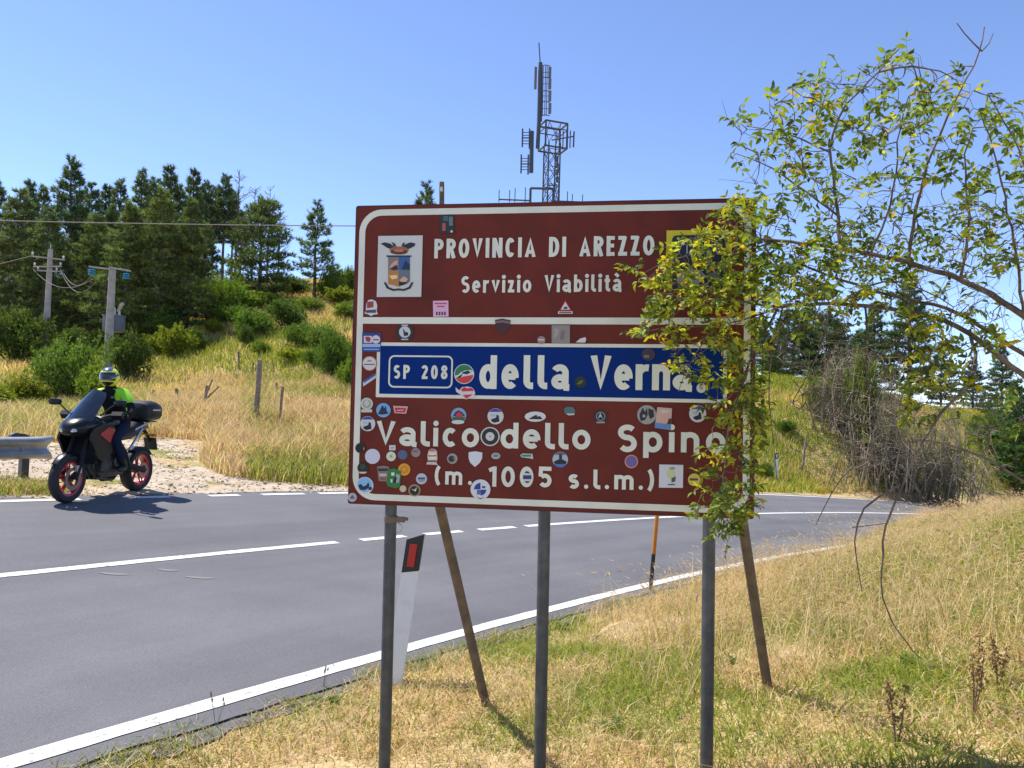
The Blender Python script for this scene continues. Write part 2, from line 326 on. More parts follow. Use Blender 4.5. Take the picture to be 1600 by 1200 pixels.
# ------------------------------------------------------------------ road and its markings
def strip(i0, i1, o0, o1, lift, step=3, nx=1, wob=0.0):
    V = []; idx = list(range(i0, i1, step)) + [i1]
    for i in idx:
        for k in range(nx + 1):
            w = (random.uniform(-1, 1) * wob if k in (0, nx) else 0)
            V.append(road_pt(i, o0 + (o1 - o0) * k / nx + w, lift))
    n = nx + 1; T = []
    for a in range(len(idx) - 1):
        for k in range(nx): T.append((a * n + k, a * n + k + 1, (a + 1) * n + k + 1, (a + 1) * n + k))
    return np.array(V), np.array(T)
V, T = strip(0, 1200, -3.30, 3.29, 0, 2, 8, .025)
road = structure(link("road", tris_mesh("road", V, T, ASPHALT)))
_la = road.data.attributes.new("lane", 'FLOAT_VECTOR', 'POINT'); _rows = len(V) // 9; _lv = np.zeros((len(V), 3), np.float32); _lv[:, 0] = np.tile(np.linspace(-3.3, 3.29, 9), _rows); _lv[:, 1] = np.repeat(np.arange(_rows) * .2, 9); _la.data.foreach_set("vector", _lv.ravel())
def marking(name, s0, s1, off, w, wob=.004):
    V, T = strip(s_idx(s0), s_idx(s1), off - w / 2, off + w / 2, .005, 2, 1, wob); return link(name, tris_mesh(name, V, T, PAINT), road)
def s_at(px, py, off):
    best = min(range(300, 1150), key=lambda i: abs(proj(road_pt(i, off))[0] - px) + (1e6 if proj(road_pt(i, off))[2] < 1 else 0)); return best / 10 - 45
NE, FE = 3.08, -3.04
marking("edge_line", -44, 74, NE, .125)
marking("centre_line", -44, s_at(525, 0, 0), 0, .12)
for a, b in ((566, 632), (664, 722), (746, 802)): marking("dash", s_at(a, 0, 0), s_at(b, 0, 0), 0, .12)
marking("centre_line", s_at(821, 0, 0), 74, 0, .12)
marking("edge_line", -44, s_at(128, 0, FE), FE, .13)
for a, b in ((205, 268), (325, 372), (408, 475), (500, 560), (590, 650), (690, 750), (790, 850), (890, 950), (990, 1050)): marking("dash", s_at(a, 0, FE), s_at(b, 0, FE), FE, .13)
marking("edge_line", s_at(1085, 0, FE), 74, FE, .13)
for q, (px_, py_, L_) in enumerate(((178, 897, .26), (262, 891, .2), (312, 903, .28))):
    c_ = plane_at(px_, py_); i_ = int(np.argmin(((CURVE[:, :2] - c_[:2]) ** 2).sum(1))); d_ = np.array([.95, .3]); n_ = np.array([-d_[1], d_[0]]); Vs = []
    for k_ in range(10):
        a_ = 6.283 * k_ / 10; w_ = c_[:2] + d_ * math.cos(a_) * L_ / 2 + n_ * math.sin(a_) * .03 * (1 + .4 * math.sin(3 * a_)); Vs.append((w_[0], w_[1], road_z(*w_) + .004))
    me_ = bpy.data.meshes.new("paint_smudge"); me_.from_pydata(Vs, [], [tuple(range(10))]); me_.materials.append(mat("faded_smudge", (.185, .178, .165), .85)); link("paint_smudge", me_, road)
# crumbling edge of the older asphalt along the near verge
V, T = strip(s_idx(-20), s_idx(30), 3.26, 3.44, -.012, 1, 3, .05)
structure(link("road_shoulder", tris_mesh("road_shoulder", V, T, mat("old_asphalt", (.10, .098, .095), .9, noise=((.20, .18, .15), 14, .4, .7), bump=.8, bscale=50))))

# ------------------------------------------------------------------ gravel lay-by
GP = [(-260, 740), (-60, 705), (60, 692), (140, 688), (240, 687), (322, 690), (330, 700), (308, 715), (322, 735), (352, 748), (430, 757), (545, 763), (640, 766), (640, 800), (-260, 830)]
def gravel_test(x, y, zz):
    px, py, d = projv(np.c_[x, y, zz]); n = (vnoise(x, y, .8, 9) - .5) * 14
    off = road_off(x, y); return inpoly(px + n, py + n * .35, GP) & (d > 5) & (d < 24) & (off < -3.2)
xs = np.arange(-14, 4, .09); ys = np.arange(6, 24, .09); X, Y = np.meshgrid(xs, ys, indexing='ij'); zz = terrain(X.ravel(), Y.ravel()); okm = gravel_test(X.ravel(), Y.ravel(), zz).reshape(X.shape)
Zg = (zz.reshape(X.shape) + .022 + (vnoise(X, Y, .35, 5) - .5) * .035 + (vnoise(X, Y, .13, 6) - .5) * .02)
idm = np.arange(X.size).reshape(X.shape); k = okm[:-1, :-1]
quads = np.stack([idm[:-1, :-1][k], idm[1:, :-1][k], idm[1:, 1:][k], idm[:-1, 1:][k]], -1)
us, inv = np.unique(quads, return_inverse=True); Vg = np.c_[X.ravel(), Y.ravel(), Zg.ravel()][us]
structure(link("gravel_layby", tris_mesh("gravel_layby", Vg, inv.reshape(-1, 4), GRAVEL, smooth=True)))
# loose stones on it
oct_v = np.array([[1, 0, 0], [-1, 0, 0], [0, 1, 0], [0, -1, 0], [0, 0, 1], [0, 0, -1]], float); oct_t = np.array([[0, 2, 4], [2, 1, 4], [1, 3, 4], [3, 0, 4], [2, 0, 5], [1, 2, 5], [3, 1, 5], [0, 3, 5]])
pts = np.c_[rng.uniform(-14, 4, 40000), rng.uniform(6, 22, 40000)]; tzv = terrain(pts[:, 0], pts[:, 1]); g = gravel_test(pts[:, 0], pts[:, 1], tzv); pts = pts[g][:6000]; tzv = tzv[g][:6000]
sz = rng.gamma(2, .005, len(pts)) + .004; sc = sz[:, None] * rng.uniform(.6, 1.4, (len(pts), 3)); sc[:, 2] *= .6
V = (oct_v[None] * sc[:, None, :] * rng.uniform(.75, 1.25, (len(pts), 6, 1)) + np.c_[pts, tzv + .03][:, None, :]).reshape(-1, 3)
T = (oct_t[None] + (np.arange(len(pts)) * 6)[:, None, None]).reshape(-1, 3); c = np.repeat(np.array([.45, .36, .26]) * rng.uniform(.65, 1.2, (len(pts), 1)), 6, 0)
STONE = leaf_mat("stone", 0, .9)
tag(link("loose_gravel", tris_mesh("loose_gravel", V, T, STONE, c)), "loose pale stones scattered over the gravel lay-by behind the motorcycle", "gravel", kind="stuff")

# ================================================================== THE ROAD SIGN
SW, SH = 1.959, 1.5
sR = RW @ np.array([[.98912, 0, 0]]).T
_w = np.array([-0.03864835, 0.14459452, 0.01712072]); _t = np.linalg.norm(_w); _k = _w / _t; _K = np.array([[0, -_k[2], _k[1]], [_k[2], 0, -_k[0]], [-_k[1], _k[0], 0]])
_R = np.eye(3) + math.sin(_t) * _K + (1 - math.cos(_t)) * _K @ _K
sx = RW @ _R[:, 0]; sx[2] += 0; sz_ = RW @ (-_R[:, 1]); sn = RW @ _R[:, 2]       # right, up, into the plate
SC = CAM + RW @ np.array([0.16491495, -0.13890265, 3.72757342])
SM = Matrix(((sx[0], sn[0], sz_[0], SC[0]), (sx[1], sn[1], sz_[1], SC[1]), (sx[2], sn[2], sz_[2], SC[2]), (0, 0, 0, 1)))
def S(px, py):
    """pixel -> (x, z) on the plate's face"""
    r = ray(px, py); t = (sn @ (SC - CAM)) / (sn @ r); q = CAM + r * t - SC; return (float(q @ sx), float(q @ sz_))
_base = SC + sx * S(848, 800)[0]; sign_base = Vector((_base[0], _base[1], tz(_base[0], _base[1])))
sign = empty("road_sign"); sign.matrix_world = Matrix.Translation(sign_base) @ SM.to_3x3().to_4x4()
tag(sign, "large brown provincial road sign covered in stickers on three grey posts", "road sign")
DX, DZ = [float(v) for v in ((np.array(SC) - np.array(sign_base)) @ sx, (np.array(SC) - np.array(sign_base)) @ sz_)]; DY = float((np.array(SC) - np.array(sign_base)) @ sn)
def sp(x, z, y=0): return (x + DX, y + DY, z + DZ)

BROWN = mat("sign_brown", (.175, .034, .023), .6, spec=.15, noise=((.125, .027, .021), 4, .4, .7)); CREAM = mat("sign_white", (.80, .80, .66), .45, noise=((.68, .68, .56), 5, .45, .75)); BLUE = mat("sign_blue", (.001, .027, .185), .6, spec=.12)
EDGE = mat("sign_edge", (.06, .014, .013), .5)
def rrect(w, h, r, n=8, cx=0, cz=0):
    o = []
    for (sx_, sz2, a0) in ((1, 1, 0), (-1, 1, 90), (-1, -1, 180), (1, -1, 270)):
        for i in range(n + 1):
            a = math.radians(a0 + 90 * i / n); o.append((cx + sx_ * (w / 2 - r) + r * math.cos(a), cz + sz2 * (h / 2 - r) + r * math.sin(a)))
    return o
def flat(name, polys, y, mats, parent=sign, thick=0.0012):
    """flat sheet(s) on the plate: polys = [(pts, material index)]"""
    mb = MB(); k = 0
    for poly, mi in polys:
        if len(poly) > 2: mb.prism([(p[0] + DX, p[1] + DZ) for p in poly], y + DY - k * .0002, y + DY + thick, mi); k += 1
    o = mb.build(name, mats, parent, smooth=False); return o
def ring_mesh(name, outer, inner, y, m, parent=sign):
    mb = MB(); n = len(outer); V = [sp(p[0], p[1], y) for p in outer] + [sp(p[0], p[1], y) for p in inner] + [sp(p[0], p[1], y + .0012) for p in outer] + [sp(p[0], p[1], y + .0012) for p in inner]
    Fc = [(i, (i + 1) % n, (i + 1) % n + n, i + n) for i in range(n)] + [(i, (i + 1) % n, (i + 1) % n + 2 * n, i + 2 * n) for i in range(n)] + [(n + i, n + (i + 1) % n, 3 * n + (i + 1) % n, 3 * n + i) for i in range(n)]
    mb.add(V, Fc); return mb.build(name, m, parent, smooth=False)
mb = MB(); mb.prism([(p[0] + DX, p[1] + DZ) for p in rrect(SW, SH, .012, 3)], DY, DY + .022); panel = mb.build("panel", BROWN, sign, smooth=False)
ring_mesh("panel_edge", rrect(SW + .004, SH + .004, .012, 3), rrect(SW - .006, SH - .006, .010, 3), -.0012, EDGE)
ring_mesh("border", rrect(SW - .040, SH - .040, .115), rrect(SW - .102, SH - .102, .085), -.002, CREAM)
def quadpx(x0, y0, x1, y1):
    """axis-aligned plate rectangle through two pixel corners"""
    a = S(x0, y0); b = S(x1, y1); return [(a[0], b[1]), (b[0], b[1]), (b[0], a[1]), (a[0], a[1])]
XI = SW / 2 - .0505
zc = (S(700, 501)[1]); flat("divider", [([(-XI, zc - .0165), (XI, zc - .0165), (XI, zc + .0165), (-XI, zc + .0165)], 0)], -.0018, CREAM)
ax, az = S(589.5, 535); bx, bz = S(1135.5, 630)
flat("blue_panel", [(rrect(bx - ax, az - bz, .004, 2, (ax + bx) / 2, (az + bz) / 2), 0), (rrect(bx - ax - .034, az - bz - .034, .002, 2, (ax + bx) / 2, (az + bz) / 2), 1)], -.0016, [CREAM, BLUE])
fx0, fz0 = S(608, 555); fx1, fz1 = S(707, 607)
ring_mesh("number_frame", rrect(fx1 - fx0, fz0 - fz1, .028, 6, (fx0 + fx1) / 2, (fz0 + fz1) / 2), rrect(fx1 - fx0 - .016, fz0 - fz1 - .016, .021, 6, (fx0 + fx1) / 2, (fz0 + fz1) / 2), -.0036, CREAM)

# ---- lettering: glyph by glyph, fitted between pixel ends on the plate
def arc(cx, cy, rx, ry, a0, a1, n=14):
    return [(cx + rx * math.cos(math.radians(a0 + (a1 - a0) * i / n)), cy + ry * math.sin(math.radians(a0 + (a1 - a0) * i / n))) for i in range(n + 1)]
def glyph(ch, h):
    """traffic-sign letter as constant-width strokes: (width, [(polyline, closed)], [(dot centre, radius)]); cap height 1, half stroke h"""
    X = .74; L = lambda *p: (list(p), False); E = lambda cx, cy, rx, ry: (arc(cx, cy, rx, ry, 0, 360, 28)[:-1], True)
    def ess(w, T): m = T * .53; return arc(w / 2, (T - h + m) / 2, w / 2 - h, (T - h - m) / 2, 35, 270) + arc(w / 2, (m + h) / 2, w / 2 - h, (m - h) / 2, 90, -145)[1:]
    if ch == 'I': return 2 * h, [L((h, 0), (h, 1))], []
    if ch in 'PR':
        w = .57; st_ = [L((h, 0), (h, 1)), (([(h, 1 - h)] + arc(w - .28, .71, .28 - h, .29 - h, 90, -90) + [(h, .42 + h)]), False)]
        if ch == 'R': st_.append(L((w * .52, .46), (w - h * .9, 0)))
        return w, st_, []
    if ch in 'O0': w = .66 if ch == 'O' else .58; return w, [E(w / 2, .5, w / 2 - h, .5 - h)], []
    if ch == 'V': w = .64; return w, [L((h, 1), (w / 2, h * .6), (w - h, 1))], []
    if ch == 'N': w = .62; return w, [L((h, 0), (h, 1)), L((h * 1.1, 1 - h * .3), (w - h * 1.1, h * .3)), L((w - h, 0), (w - h, 1))], []
    if ch == 'C': w = .58; return w, [(arc(w / 2, .5, w / 2 - h, .5 - h, 42, 318, 24), False)], []
    if ch == 'A': w = .66; return w, [L((h * .9, 0), (w / 2, 1 - h * .6), (w - .9 * h, 0)), L((w * .22, .27), (w * .78, .27))], []
    if ch == 'D': w = .61; return w, [L((h, 0), (h, 1)), (([(h, 1 - h)] + arc(.26, .5, w - .26 - h, .5 - h, 90, -90, 18) + [(h, h)]), False)], []
    if ch == 'E': w = .48; return w, [L((h, 0), (h, 1)), L((h, 1 - h), (w, 1 - h)), L((h, .52), (w - .04, .52)), L((h, h), (w, h))], []
    if ch in 'Zz': T = 1 if ch == 'Z' else X; w = .54 if ch == 'Z' else .44; return w, [L((0, T - h), (w - h, T - h)), L((w - h * 1.25, T - h * .3), (h * 1.25, h * .3)), L((0, h), (w, h))], []
    if ch in 'Ss': w = .56 if ch == 'S' else .47; return w, [(ess(w, 1 if ch == 'S' else X), False)], []
    if ch == 'o': w = .56; return w, [E(w / 2, X / 2, w / 2 - h, X / 2 - h)], []
    if ch == 'c': w = .50; return w, [(arc(w / 2 + .01, X / 2, w / 2 - h, X / 2 - h, 48, 312, 22), False)], []
    if ch == 'e': w = .55; return w, [L((h, X * .50), (w - h, X * .50)), (arc(w / 2, X / 2, w / 2 - h, X / 2 - h, -8, 312, 26), False)], []
    if ch in 'a\u00e0':
        w = .53; st_ = [(arc(w / 2 - .01, X - .25, w / 2 - h + .01, .25 - h, 155, 0) + [(w - h, .16), (w - h + .03, .06), (w + .03, h * .55)], False), E(w / 2 - .01, .225, w / 2 - h, .225 - h)]
        if ch != 'a': st_.append(L((.14, 1.03), (.36, .86)))
        return w + .03, st_, []
    if ch == 'd': w = .56; return w, [E(w / 2, X / 2, w / 2 - h, X / 2 - h), L((w - h, 0), (w - h, 1))], []
    if ch == 'b': w = .56; return w, [E(w / 2, X / 2, w / 2 - h, X / 2 - h), L((h, 0), (h, 1))], []
    if ch == 'p': w = .56; return w, [E(w / 2, X / 2, w / 2 - h, X / 2 - h), L((h, -.22), (h, X))], []
    if ch == 'l': return .29, [([(h, 1), (h, .24)] + arc(h + .15, .24, .15, .24 - h, 180, 270, 8) + [(.31, h)], False)], []
    if ch == 'i': return 2 * h, [L((h, 0), (h, X))], [((h, .92), h * 1.25)]
    if ch == 'r': return .40, [L((h, 0), (h, X)), (arc(.34, X - .30, .34 - h, .30 - h, 180, 78), False)], []
    if ch == 'v': w = .52; return w, [L((h * .8, X), (w / 2, h * .6), (w - h * .8, X))], []
    if ch == 't': return .36, [([(h + .08, .95), (h + .08, .22)] + arc(h + .22, .22, .14, .22 - h, 180, 270, 8) + [(.37, h)], False), L((0, X - h), (.36, X - h))], []
    if ch == 'n': w = .53; return w, [L((h, 0), (h, X)), (arc(w / 2, X - .28, w / 2 - h, .28 - h, 170, 0) + [(w - h, 0)], False)], []
    if ch == 'm':
        w = .84; a = (w - 2 * h) / 4; return w, [L((h, 0), (h, X)), (arc(h + a, X - .25, a, .25 - h, 170, 0) + [(w / 2, 0)], False), (arc(w - h - a, X - .25, a, .25 - h, 170, 0) + [(w - h, 0)], False)], []
    if ch == '(': return .26, [(arc(.26 + .12, .5, .38 - h, .62, 122, 238), False)], []
    if ch == ')': return .26, [(arc(-.12, .5, .38 - h, .62, 58, -58), False)], []
    if ch == '.': return 2.4 * h, [], [((1.2 * h, 1.2 * h), 1.2 * h)]
    if ch == '1': w = .32; return w, [L((w - h, 0), (w - h, 1)), L((.0, .80), (w - h, 1 - h * .9))], []
    if ch == '5': w = .56; return w, [L((w - .02, 1 - h), (h + .02, 1 - h), (h + .005, .52)), (arc(w / 2, .33, w / 2 - h, .33 - h, 140, -145, 20), False)], []
    if ch == '2': w = .55; return w, [(arc(w / 2, .71, w / 2 - h, .29 - h, 165, -28, 14) + [(h * 1.1, h)], False), L((h * .3, h), (w, h))], []
    if ch == '8': w = .56; return w, [E(w / 2, .755, w / 2 - h - .02, .245 - h), E(w / 2, .265 + h * .2, w / 2 - h, .265 - h * .8)], []
def stroke_quads(pl, closed, h):
    pl = [q for i, q in enumerate(pl) if i == 0 or math.hypot(q[0] - pl[i - 1][0], q[1] - pl[i - 1][1]) > 1e-4]
    p = np.array(pl, float); n = len(p); Lf = []; Rt = []
    for i in range(n):
        a = p[i - 1] if (i > 0 or closed) else None; b = p[(i + 1) % n] if (i < n - 1 or closed) else None
        d0 = (p[i] - a) if a is not None else (b - p[i]); d1 = (b - p[i]) if b is not None else d0; d0 = d0 / (np.linalg.norm(d0) + 1e-9); d1 = d1 / (np.linalg.norm(d1) + 1e-9)
        n0 = np.array([-d0[1], d0[0]]); n1 = np.array([-d1[1], d1[0]]); m = n0 + n1; m /= np.linalg.norm(m) + 1e-9; k = h / max(.42, m @ n0); Lf.append(p[i] + m * k); Rt.append(p[i] - m * k)
    V = Lf + Rt; Fq = [(i, (i + 1) % n, n + (i + 1) % n, n + i) for i in range(n if closed else n - 1)]; return V, Fq
def lettering(text, x0, x1, ytop, ybase, y=-.0040, m=None, h=.09, xs=.80, parent=sign, ybase1=None, space=.5):
    a = S(x0, ybase); b = S(x1, ybase1 or ybase); top = S(x0, ytop); k = top[1] - a[1]; W = b[0] - a[0]
    gl = [None if ch == ' ' else glyph(ch, h) for ch in text]; ws = [(space if g_ is None else g_[0]) * k * xs for g_ in gl]; gap = (W - sum(ws)) / max(1, len(text) - 1); x = a[0]
    for ch_, g_, w in zip(text, gl, ws):
        if g_ is not None:
            mb = MB(); rise = (b[1] - a[1]) * (x - a[0]) / (W + 1e-9); q = 0
            for pl, closed in g_[1]:
                V, Fq = stroke_quads([(u_ * xs, v_) for u_, v_ in pl], closed, h * (xs + 1) / 2); V = [(v_[0], min(max(v_[1], 0), 1)) for v_ in V] if ch_ in 'VvA' else V; mb.add([sp(x + v_[0] * k, a[1] + v_[1] * k + rise, y - q * .00015) for v_ in V], Fq); q += 1
            for (cx_, cy_), r_ in g_[2]:
                mb.add([sp(x + (cx_ * xs + r_ * math.cos(6.283 * j / 16)) * k, a[1] + (cy_ + r_ * math.sin(6.283 * j / 16)) * k + rise, y - q * .00015) for j in range(16)], [tuple(range(16))]); q += 1
            link("letter", mb.mesh("letter", m or CREAM, False), parent)
        x += w + gap
lettering("PROVINCIA DI AREZZO", 679, 1022, 373.5, 404, ybase1=399.5, xs=.80, h=.105, space=.42)
lettering("Servizio Viabilità", 721, 971, 431.5, 458, ybase1=455.7, xs=.86, h=.095, space=.5)
lettering("SP 208", 615.5, 699, 570, 592, ybase1=592.8, xs=.80, h=.105, space=.45)
lettering("della", 749, 889.5, 555, 607.5, ybase1=608.5, xs=.92, h=.1)
lettering("Verna", 922, 1081, 555, 609, ybase1=610, xs=.94, h=.1)
lettering("Valico", 587.5, 749, 657, 695.5, ybase1=698.5, xs=1.30, h=.088)
lettering("dello", 781.5, 923, 660, 700, ybase1=702, xs=1.30, h=.088)
lettering("Spino", 964.5, 1134, 663.5, 705.5, ybase1=707.5, xs=1.30, h=.088)
lettering("(m.", 679, 738, 729, 756.5, ybase1=757.5, xs=1.2, h=.092)
lettering("1005", 764, 862, 728.5, 760, ybase1=761, xs=1.2, h=.092)
lettering("s.l.m.)", 888, 1022, 733, 763, ybase1=765.5, xs=1.2, h=.092)

# ---- coat of arms plate
WHT = mat("sticker_white", (.68, .68, .66), .45); BLK = mat("sticker_black", (.018, .018, .02), .5); cols = {}
def cm(r, g, b): 
    key = (r, g, b)
    if key not in cols: cols[key] = mat("print_%02x%02x%02x" % (r, g, b), tuple((c / 255) ** 2.2 * 1.15 for c in key), .5)
    return cols[key]
def ell(cx, cy, rx, ry=None, n=24, a0=0, a1=360):
    ry = ry or rx; out = []
    for i in range(n if a1 - a0 >= 360 else n + 1):
        a = math.radians(a0 + (a1 - a0) * i / n); out.append(S(cx + rx * math.cos(a), cy - ry * math.sin(a)))
    return out
def pp(*pts): return [S(x, y) for x, y in pts]
def rect(cx, cy, w, h, rot=0):
    c, s = math.cos(math.radians(rot)), math.sin(math.radians(rot)); return [S(cx + dx * c - dy * s, cy + dx * s + dy * c) for dx, dy in ((-w / 2, h / 2), (w / 2, h / 2), (w / 2, -h / 2), (-w / 2, -h / 2))]
def art(name, base, bcol, prints=(), label=None, y=-.0042, child="print"):
    o = flat(name, [(base, 0)], y, [bcol], sign, .0008)
    if label: o["label"] = label
    for i, (poly, c) in enumerate(prints):
        flat(child, [(poly, 0)], y - .0012 - i * .00012, [c], o, .0003)
    return o
arm = [(quadpx(591.5, 369, 658.5, 464), cm(196, 196, 190))]
emb = [(pp((595, 381), (602, 379), (610, 381), (617, 386), (618, 391), (606, 388), (600, 384)), cm(30, 42, 44)), (pp((629, 388), (634, 382), (642, 379), (650, 381), (648, 385), (640, 389), (631, 391)), cm(30, 42, 44)),
       (pp((612, 378.5), (618, 381), (621, 389), (615, 384)), cm(46, 60, 50)), (pp((627, 389), (629, 381), (633, 379), (632, 387)), cm(46, 60, 50)),
       (ell(624, 391, 15, 5.5), cm(150, 96, 60)), (ell(624, 394, 13.5, 4), cm(96, 40, 36)), (ell(624, 392, 8, 2), cm(172, 118, 78)),
       (pp((604, 399.5), (644, 399.5), (643, 401.8), (605, 401.8)), cm(40, 44, 54)),
       (pp((607, 402), (623.5, 402), (623.5, 423), (607, 423)), cm(124, 112, 108)), (pp((623.5, 402), (641, 402), (641, 422), (623.5, 422)), cm(52, 88, 140)),
       (pp((607, 423), (623.5, 423), (623.5, 447), (623, 448), (607, 444)), cm(176, 116, 50)), (pp((623.5, 422), (641, 422), (641, 440), (636, 444), (623.5, 448)), cm(96, 108, 120)),
       (pp((609, 417), (616, 409), (622, 407), (622, 414), (612, 420)), cm(206, 150, 122)), (pp((610, 420), (620, 414), (623, 421), (616, 423)), cm(44, 44, 56)), (pp((628, 421), (634, 407), (641, 415), (641, 422)), cm(36, 50, 62)),
       (pp((609, 431), (621, 430), (622, 435), (613, 437)), cm(224, 200, 150)), (pp((625, 438), (631, 432), (638, 436), (634, 443), (627, 442)), cm(208, 160, 118)), (pp((624, 440), (629, 441), (638, 441), (632, 445), (624, 447)), cm(24, 28, 34)),
       (pp((600.5, 442), (603, 441), (608, 449), (616, 452), (623, 451), (631, 452), (639, 449), (644, 441), (646.5, 442), (642, 451), (632, 455), (623, 454), (615, 455), (605, 451)), cm(26, 34, 34))]
crest = art("crest_plate", arm[0][0], arm[0][1], emb, "white plate with a quartered shield under a laurel crown", child="coat_of_arms")

# ---- stickers
W_, K_ = WHT, BLK
def st(base, col, prints=(), label=None, y=-.0046): return art("sticker", base, col, prints, label, y)
st(rect(699, 350.5, 22, 29, -1), cm(40, 46, 48), [(rect(694, 355, 5, 12), cm(170, 84, 70)), (rect(705, 346, 6, 14), cm(96, 118, 112)), (rect(697, 342, 8, 8), cm(74, 92, 96)), (ell(706, 362, 2, 2, 10), cm(190, 190, 190))], "small dark picture sticker near the top border")
st(pp((570, 490), (572, 484), (573, 474), (576, 469), (582, 468), (588, 471), (590, 478), (589, 486), (591, 491), (584, 492), (580, 494), (575, 491)), W_, [(pp((574, 472), (584, 471), (584, 480), (574, 482)), cm(150, 62, 48)), (pp((571, 485), (588, 484), (588, 489), (572, 489)), cm(70, 74, 90))])
st(rect(689, 482.5, 24, 25, -1), cm(212, 168, 192), [(rect(689, 474.5, 19, 2), cm(190, 60, 110)), (rect(689, 479, 12, 2), cm(190, 60, 110))] + [(rect(683 + i * 4.2, 490, 2.4, 5), cm(60, 40, 80)) for i in range(4)], "small pink square sticker on the divider's upper side")
st(pp((873, 486), (894, 486), (883.5, 468)), cm(176, 34, 34), [(pp((876.5, 484), (890.5, 484), (883.5, 472)), cm(206, 206, 200)), (pp((880, 483), (887, 483), (886, 479), (882, 480)), K_)], "red and white warning triangle sticker")
st(rect(883.5, 488.5, 23, 4), cm(196, 196, 190), [(rect(883.5, 488.5, 19, 1.6), cm(70, 70, 74))])
st(pp((773.5, 500), (785, 498), (798, 500.5), (797, 511), (786, 523), (775, 512)), cm(66, 36, 38), [(pp((774, 502), (785, 500.5), (797, 502.5), (797, 506), (785, 504), (774, 505.5)), cm(120, 96, 96))])
st(ell(633, 519.5, 13.6), K_, [(ell(633, 519, 9), cm(190, 192, 192)), (pp((630, 513), (634, 519), (639, 522), (632, 526), (631, 520)), K_), (ell(636, 522, 2.4, 3), K_), (rect(633, 508.5, 10, 2.2), cm(180, 180, 180)), (rect(633, 530.5, 11, 2), cm(180, 180, 180))], "round black and white sticker left of the divider")
st(ell(846, 531.5, 6.3), cm(150, 122, 118), [(rect(846, 531, 9, 2.4), cm(196, 190, 186))])
st(rect(876.3, 522.5, 28.5, 28.5, 0), cm(138, 130, 124), [(pp((866, 512), (874, 515), (872, 524), (866, 530)), cm(156, 148, 142)), (rect(879, 524, 6, 14, 10), cm(118, 108, 104))], "faded grey square sticker under the divider")
st(pp((899.5, 535), (907, 529), (915, 527), (916, 531), (914, 535.5)), cm(206, 206, 206))
st(rect(581, 535, 29.5, 29.5, 1), cm(34, 64, 128), [(rect(575.5, 530.5, 13, 11), cm(196, 186, 190)), (ell(588, 530.5, 6.5), cm(200, 196, 198)), (pp((571, 527), (576, 526), (580, 529), (578, 535), (573, 533)), cm(160, 44, 50)), (rect(588, 531, 9, 2.2), cm(176, 50, 50)), (rect(581, 540, 28, 5), cm(150, 172, 208)), (rect(581, 546, 24, 2.4), cm(120, 150, 210))], "blue and white square sticker beside the blue panel")
st(ell(578, 568, 11.6), cm(176, 110, 100), [(ell(578, 568, 10.3), cm(200, 198, 192)), (rect(578, 569.5, 17, 1.6), cm(84, 74, 74)), (ell(578, 565, 4, 2, 12, 0, 180), cm(160, 90, 84))])
st(pp((567.5, 597), (588, 584), (588.5, 590), (568, 604)), cm(186, 190, 200), [(pp((568.5, 594.5), (587, 583), (587.5, 586.5), (569, 598.5)), cm(60, 76, 140))])
st(ell(725.5, 584.5, 15.6), cm(206, 206, 200), [(ell(725.5, 584.5, 14.4, None, 14, 20, 190), cm(40, 116, 72)), (ell(725.5, 584.5, 14.4, None, 14, 205, 355), cm(196, 58, 64)), (pp((713, 590), (720, 582), (727, 579), (737, 578), (737, 584), (728, 586), (719, 591)), cm(206, 206, 200)), (pp((714, 590), (720, 586), (724, 583), (720, 591)), K_), (pp((722, 582), (732, 579), (736, 582), (730, 585), (724, 584)), K_)], "round green, white and red sticker before the word della")
st(pp((712, 605), (718, 610), (722, 605), (730, 604), (737, 605), (742, 610), (740, 615), (745, 621), (736, 622), (728, 624), (720, 617), (713, 612)), cm(206, 200, 200), [(pp((721, 608), (726, 605), (731, 607), (736, 605.5), (741, 610), (738, 617), (729, 623), (724, 618)), cm(190, 52, 62)), (pp((718, 612), (742, 611), (743, 616), (722, 617)), cm(206, 196, 198))], "torn red heart sticker below the blue panel's number")
st(ell(907, 597, 9.2), cm(26, 34, 24), [(pp((901, 600), (906, 595), (912, 594), (909, 599), (904, 601)), cm(84, 104, 44))])
st(ell(1013, 554, 10.5, 9.5), cm(62, 48, 62), [(rect(1010, 557, 8, 4), cm(120, 108, 112))])
st(ell(1095.5, 606.5, 7.4), cm(206, 206, 198), [(ell(1095.5, 606.5, 3.4), cm(180, 182, 176)), (rect(1095.5, 606.5, 2, 2), cm(60, 70, 60))], "round white sticker standing as the full stop")
st(ell(573.5, 631, 9.6), cm(190, 190, 176), [(ell(573.5, 631, 6.5), cm(150, 152, 140)), (ell(573.5, 630, 4, 5), cm(186, 186, 172)), (rect(573.5, 642, 17, 4.5), cm(190, 190, 176))])
st(ell(599.5, 641, 11.2), cm(108, 160, 208), [(pp((591, 647), (598, 633), (601, 638), (603, 634), (605, 643), (608, 646), (597, 648)), cm(30, 42, 66))], "round blue sticker with a dark peak above the V")
st(pp((614.5, 634), (638, 635), (635, 646.5), (617, 645.5)), cm(204, 158, 156), [(pp((617.5, 637), (635, 637.8), (633, 644.5), (619, 644)), cm(176, 42, 52)), (rect(626, 641, 10, 2), cm(206, 150, 150))])
def rowing(cx, cy, r): return [(ell(cx, cy, r, None, 12, 35, 145), cm(56, 72, 140)), (pp((cx - 7, cy + 5), (cx + 1, cy + 2), (cx + 2, cy - 3), (cx + 5, cy - 1), (cx + 6, cy + 8), (cx - 2, cy + 10), (cx - 6, cy + 8)), cm(28, 32, 48)), (rect(cx - 4, cy - 1.5, 7, 3), cm(170, 176, 190))]
